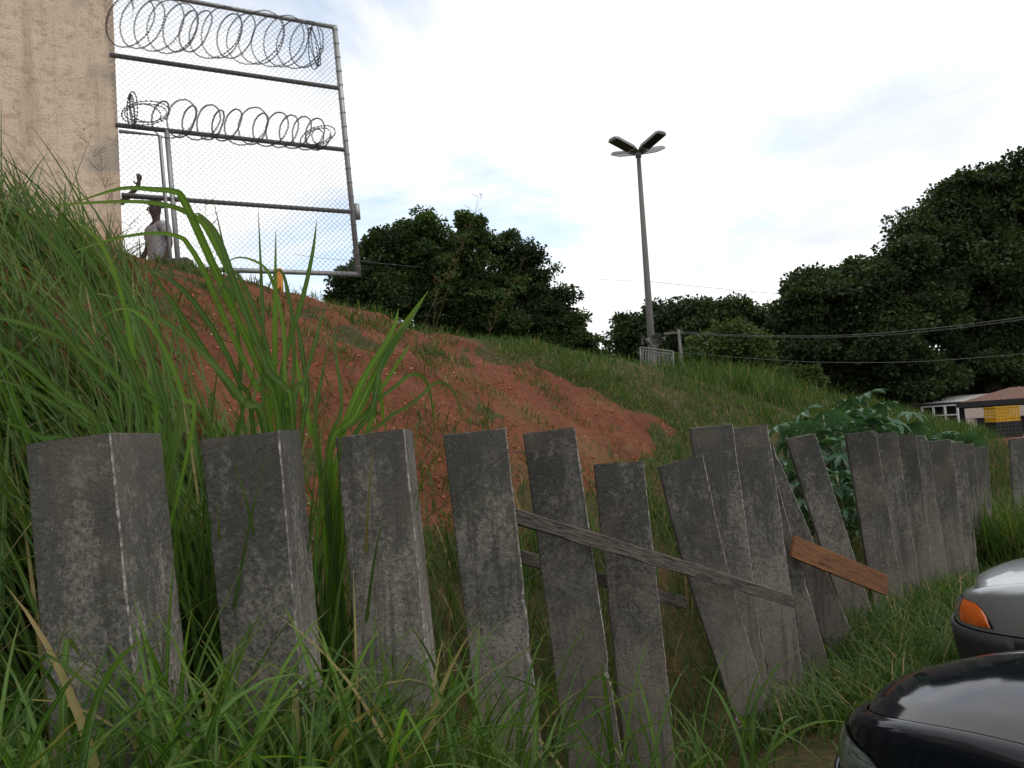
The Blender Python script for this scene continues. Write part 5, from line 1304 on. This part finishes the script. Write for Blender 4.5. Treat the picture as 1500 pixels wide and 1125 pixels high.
# seed stalks
def stalks(pairs, name, label, r0=.0014):
    mb = MB(); rs = random.Random(8)
    for (a, b, Z) in pairs:
        A = at(*a, Z); B = at(*b, Z + .1); P = sag(A, B, -.05 * (B - A).length, 12); mb.tube(P, [r0 * (1 - .6 * i / 12) for i in range(13)], 4)
        for i in range(7, 13):
            for _ in range(3):
                d = Vector((rs.uniform(-1, 1), rs.uniform(-1, 1), rs.uniform(.2, 1))).normalized() * rs.uniform(.03, .10)
                mb.tube([P[i], P[i] + d * .6, P[i] + d + Vector((0, 0, -.01))], .0009, 3, cap=False)
                for w_ in (.6, .8, 1): q = P[i] + d * w_; mb.tube([q, q + Vector((.003, 0, .006))], .0014, 4)
    return tag(mb.build(name, M_STRAW), label, 'grass', kind='stuff')
stalks([((600, 620), (705, 290), 4.6), ((625, 640), (640, 420), 4.4), ((560, 640), (690, 330), 4.6), ((110, 640), (70, 330), 3.6), ((190, 620), (150, 250), 3.7), ((260, 600), (190, 330), 3.6), ((330, 560), (300, 300), 3.8),
        ((90, 600), (20, 260), 3.7), ((660, 640), (760, 400), 4.8), ((230, 500), (120, 190), 3.9), ((150, 640), (30, 420), 3.5)], 'seed_stalks', 'thin dry flower stalks rising above the tall grass')

# individually placed tall blades
def ribbon(P, W, mat, name, parent, org, tw=0.0, v=.22, sd=0, rnd=.5):
    P = [Vector(p) for p in P]
    # Catmull Rom resample
    Q = []; Wq = []
    n = len(P)
    for i in range(n - 1):
        p0 = P[max(i - 1, 0)]; p1 = P[i]; p2 = P[i + 1]; p3 = P[min(i + 2, n - 1)]
        for k_ in range(5):
            t = k_ / 5; t2 = t * t; t3 = t2 * t
            Q.append(.5 * ((2 * p1) + (p2 - p0) * t + (2 * p0 - 5 * p1 + 4 * p2 - p3) * t2 + (3 * p1 - p0 - 3 * p2 + p3) * t3)); Wq.append(W[i] * (1 - t) + W[i + 1] * t)
    Q.append(P[-1]); Wq.append(W[-1]); V = []; m = len(Q)
    for i, q in enumerate(Q):
        t = (Q[min(i + 1, m - 1)] - Q[max(i - 1, 0)]).normalized(); s_ = t.cross(Vector((.15, -1, .1))).normalized()
        a = tw * i / m; nn = t.cross(s_); s2 = s_ * math.cos(a) + nn * math.sin(a); n2 = t.cross(s2); h = Wq[i] / 2
        V += [q - s2 * h - n2 * h * v - org, q - org, q + s2 * h - n2 * h * v - org]
    Fc = []
    for i in range(m - 1):
        for j in (0, 1): Fc.append((i * 3 + j, i * 3 + j + 1, i * 3 + 4 + j, i * 3 + 3 + j))
    me = bpy.data.meshes.new(name); me.from_pydata([tuple(v_) for v_ in V], [], Fc); me.materials.append(mat); me.polygons.foreach_set('use_smooth', [True] * len(Fc)); me.update()
    a_ = me.attributes.new('rnd', 'FLOAT', 'POINT'); a_.data.foreach_set('value', [rnd] * len(V))
    a_ = me.attributes.new('mid', 'FLOAT', 'POINT'); a_.data.foreach_set('value', [0, 1, 0] * m); a_ = me.attributes.new('u', 'FLOAT', 'POINT'); a_.data.foreach_set('value', [i / m for i in range(m) for _ in range(3)])
    o = bpy.data.objects.new(name, me); COL.objects.link(o); o.parent = parent; return o
def tussock(name, label, base, Zb, items):
    b0 = at(*base, Zb); b0.z = gz(b0.x, b0.y); root = empty(name, b0); tag(root, label, 'grass tussock', 'broad grass tussocks near the first planks')
    for q, (pts_, wpx, dz, mat, tw) in enumerate(items):
        Ppx = []; n = len(pts_)
        for i, p in enumerate(pts_): Ppx.append(at(p[0], p[1], Zb + dz * (i / (n - 1)) ** 1.3 + .03 * math.sin(q * 2.1)))
        b = Vector((b0.x + .12 * math.sin(q * 2.3), b0.y + .08 * math.cos(q * 1.7), b0.z - .03))
        Ppx = [b] + Ppx
        W = [wpx * .70 * Zb / FPX * f for f in ([.55] + list(np.interp(np.linspace(0, 1, n), [0, .35, .7, .9, 1], [.8, 1, .8, .45, .03])))]
        ribbon(Ppx, W, mat, 'blade', root, b0, tw, rnd=.2 + .6 * ((q * 37) % 10) / 10)
    return root
Hm, Gm = M_GHERO, M_GBLADE
tussock('grass_tussock', 'tall bright green grass tussock behind the second plank with sharply folded blades against the sky', (405, 700), 3.75, [
    ([(410, 640), (380, 540), (335, 440), (295, 350), (268, 292), (255, 281), (225, 278), (175, 277), (100, 300)], 17, -.25, Hm, .2),
    ([(425, 640), (400, 560), (360, 450), (322, 370), (300, 330), (285, 318), (255, 304), (205, 296), (120, 298), (55, 305)], 15, -.2, Hm, .4),
    ([(430, 640), (392, 540), (352, 440), (320, 350), (296, 318), (284, 312)], 15, -.1, Gm, .5),
    ([(400, 640), (372, 560), (330, 470), (300, 400), (278, 362), (262, 347), (222, 342), (160, 352), (70, 382)], 12, -.2, Hm, .3),
    ([(398, 640), (402, 540), (403, 440), (404, 335)], 12, .1, Hm, .2),
    ([(385, 640), (386, 520), (383, 420), (378, 302)], 9, .1, Gm, .6),
    ([(360, 640), (352, 520), (335, 400), (312, 290)], 8, .2, Gm, .3),
    ([(415, 640), (412, 560), (424, 500), (445, 430), (458, 370), (464, 322)], 12, .1, Gm, .1),
    ([(430, 620), (445, 560), (462, 500), (478, 440)], 9, .1, Gm, .4),
    ([(405, 620), (398, 540), (380, 470), (358, 420), (345, 400), (335, 405), (322, 430), (312, 470)], 9, -.1, Gm, .6),
    ([(372, 640), (350, 560), (322, 500), (290, 450), (262, 420), (232, 400), (205, 398)], 12, -.3, Gm, .5),
    ([(430, 640), (418, 560), (415, 480), (398, 410), (378, 385), (345, 378), (320, 400)], 8, .1, Hm, .5),
    ([(415, 640), (430, 560), (428, 470), (420, 420), (412, 398), (402, 402), (385, 440)], 8, 0, Gm, .5),
    ([(440, 650), (450, 580), (440, 500), (430, 455)], 12, .1, M_GBLADE, .2),
    ([(395, 650), (360, 590), (300, 520), (240, 470), (180, 440), (120, 425)], 13, -.3, Gm, .6),
    ([(390, 650), (345, 580), (290, 500), (250, 440), (215, 390)], 14, -.3, Gm, .3),
    ([(420, 650), (412, 600), (400, 540), (372, 500), (352, 470)], 14, -.1, Hm, .3)])
tussock('grass_tussock', 'bright green grass tussock rising between the second and third planks over the red soil', (482, 760), 4.12, [
    ([(480, 690), (520, 610), (555, 540), (590, 480), (628, 425)], 20, .3, Hm, .3), ([(485, 700), (500, 640), (530, 560), (572, 490), (584, 452)], 16, .2, Hm, .2),
    ([(500, 700), (545, 600), (560, 530), (600, 470), (620, 440)], 12, .3, Gm, .5), ([(490, 700), (535, 640), (548, 590), (552, 555), (556, 558), (560, 600), (566, 640)], 12, .2, Hm, .2),
    ([(480, 700), (530, 610), (580, 565), (605, 548), (625, 560), (634, 600), (638, 655)], 8, .3, Gm, .4), ([(520, 690), (560, 620), (605, 590), (640, 560), (665, 575), (680, 620)], 7, .3, Gm, .4),
    ([(470, 690), (462, 610), (470, 560), (482, 500)], 9, .1, Gm, .4), ([(470, 700), (455, 630), (440, 560), (430, 500)], 13, 0, Hm, .3), ([(505, 700), (520, 640), (540, 600), (590, 520), (600, 505)], 10, .2, Hm, .6),
    ([(478, 700), (500, 600), (492, 520), (490, 460)], 7, .2, Gm, .4)])
tussock('grass_tussock', 'long dark green blades sweeping up to the left edge in front of the beige wall', (150, 760), 3.5, [
    ([(210, 640), (170, 500), (120, 400), (60, 310), (0, 238)], 13, -.2, Gm, .3), ([(220, 640), (190, 520), (130, 420), (70, 350), (20, 300), (-20, 292)], 12, -.2, Gm, .4),
    ([(190, 640), (150, 520), (110, 440), (90, 360), (88, 280)], 10, 0, Gm, .4), ([(180, 640), (130, 540), (60, 450), (-10, 400)], 15, -.3, Gm, .5),
    ([(230, 640), (200, 540), (180, 440), (150, 360), (108, 320)], 12, -.1, Hm, .4), ([(150, 660), (90, 580), (20, 520), (-40, 500)], 15, -.4, Gm, .5), ([(240, 650), (232, 560), (200, 460), (170, 400), (150, 372)], 13, 0, Gm, .5),
    ([(250, 650), (180, 560), (100, 500), (20, 470), (-30, 466)], 13, -.3, Gm, .2), ([(260, 650), (250, 560), (228, 470), (210, 380)], 11, .1, Gm, .4), ([(120, 680), (60, 640), (0, 615)], 14, -.3, Gm, .4),
    ([(200, 700), (120, 620), (40, 570), (-30, 550)], 13, -.3, Gm, .4), ([(280, 640), (268, 580), (245, 520), (215, 470), (180, 452), (140, 470)], 11, -.1, Hm, .4)])
def wild_tussock(px, py, Z, n, h, w, label, sd, mats, lean=(.05, .55), curve=(.6, 1.9), fold=.25, azc=None, azs=3.0):
    """a countable foreground clump: every blade a part of its own"""
    r_ = np.random.default_rng(sd); p = at(px, py, Z); zb_ = gz(p.x, p.y); root = empty('grass_tussock', (p.x, p.y, zb_)); tag(root, label, 'grass tussock', 'broad grass tussocks near the first planks')
    for q in range(n):
        pos = np.array([[r_.normal(0, .06), r_.normal(0, .05), -.03]])
        V, Fq, rn = mk(pos, r_, h, w, lean, curve, 11, .28, azc, azs, fold=fold)[:3]
        mesh_np('blade', V, Fq, mats[q % len(mats)], {'rnd': rn[:, 0] * .85, 'mid': rn[:, 1], 'u': rn[:, 2]}, smooth=True, parent=root)
wild_tussock(300, 1100, 2.45, 24, (.75, 1.2), (.022, .038), 'bright foreground tussock with hanging blades at the foot of the second plank', 3, (Hm, Gm, Gm))
wild_tussock(90, 1100, 2.35, 20, (.75, 1.15), (.020, .034), 'foreground tussock before the nearest plank at the left edge', 4, (Gm, Hm, Gm))
wild_tussock(200, 1080, 2.55, 16, (.7, 1.1), (.018, .032), 'arching grass tussock below the ridge of the nearest plank', 5, (Gm, Hm))
wild_tussock(540, 1110, 2.85, 20, (.8, 1.25), (.018, .032), 'arching grass tussock at the foot of the third plank', 6, (Gm, Hm, Gm))
wild_tussock(430, 1110, 2.7, 16, (.7, 1.05), (.018, .030), 'grass tussock between the second and third planks', 7, (Gm, Gm, Hm))
wild_tussock(690, 1120, 3.2, 12, (.6, .95), (.012, .022), 'grass tussock leaning right before the fourth plank', 8, (Gm, Gm, Hm), azc=.2, azs=.8)
wild_tussock(480, 1100, 3.0, 14, (.7, 1.15), (.018, .030), 'tall foreground tussock with drooping tips left of the third plank', 10, (Gm, Hm, Gm))
wild_tussock(380, 1120, 2.5, 14, (.6, .95), (.018, .030), 'foreground tussock under the flange of the second plank', 12, (Gm, Gm, Hm))
wild_tussock(265, 1000, 3.0, 12, (.8, 1.25), (.018, .030), 'tall upright grass tussock in the gap between the two nearest planks', 9, (Gm, Hm, Gm), lean=(.0, .25), curve=(.2, 1.0))

# ------------------------------------------------------------------ stones and clods on the bank
def pebbles(s0, s1, t0, t1, n, r0, r1, mat, name, label, keep=None, seed=3):
    r_ = np.random.default_rng(seed); s = r_.uniform(s0, s1, n); t = r_.uniform(t0, t1, n)
    if keep is not None: ok = keep(s, t) > .5; s = s[ok]; t = t[ok]
    n = len(s); P = np.stack([s * SD[0] - t * SD[1], s * SD[1] + t * SD[0], hgt(s, t)], 1)
    base = np.array([(1, 0, 0), (0, 1, 0), (-1, 0, 0), (0, -1, 0), (0, 0, .7), (0, 0, -.7)], float)
    F8 = np.array([(0, 1, 4), (1, 2, 4), (2, 3, 4), (3, 0, 4), (1, 0, 5), (2, 1, 5), (3, 2, 5), (0, 3, 5)])
    rad = r0 + (r1 - r0) * r_.random(n) ** 3
    V = base[None] * (rad[:, None, None] * r_.uniform(.6, 1.3, (n, 6, 1))); a = r_.uniform(0, 6.28, n); c_, s_ = np.cos(a)[:, None], np.sin(a)[:, None]
    V = np.stack([V[..., 0] * c_ - V[..., 1] * s_, V[..., 0] * s_ + V[..., 1] * c_, V[..., 2]], -1) + P[:, None, :]
    o = mesh_np(name, V.reshape(-1, 3), (F8[None] + np.arange(n)[:, None, None] * 6).reshape(-1, 3), mat, {'rnd': np.repeat(r_.random(n), 6)})
    return tag(o, label, 'stones', kind='stuff')
k = MT('stone_bits', .9, .2); k.col(k.ramp(k.attr('rnd'), [(0, (.30, .13, .075)), (.6, (.42, .24, .16)), (.9, (.48, .36, .27)), (1.0, (.56, .48, .40))])); M_STONE = k.m
k = MT('soil_clods', .95, .1); k.col(k.ramp(k.attr('rnd'), [(0, (.20, .06, .03)), (1, (.32, .11, .06))])); M_CLOD = k.m
pebbles(-2, 13, 4, 9.6, 1900, .004, .020, M_STONE, 'pebbles', 'pale pebbles scattered over the bare red soil', soil_mask, 5)
pebbles(-2, 13, 4, 9.6, 5000, .006, .035, M_CLOD, 'soil_clods', 'crumbled clods of red earth on the bank', soil_mask, 6)
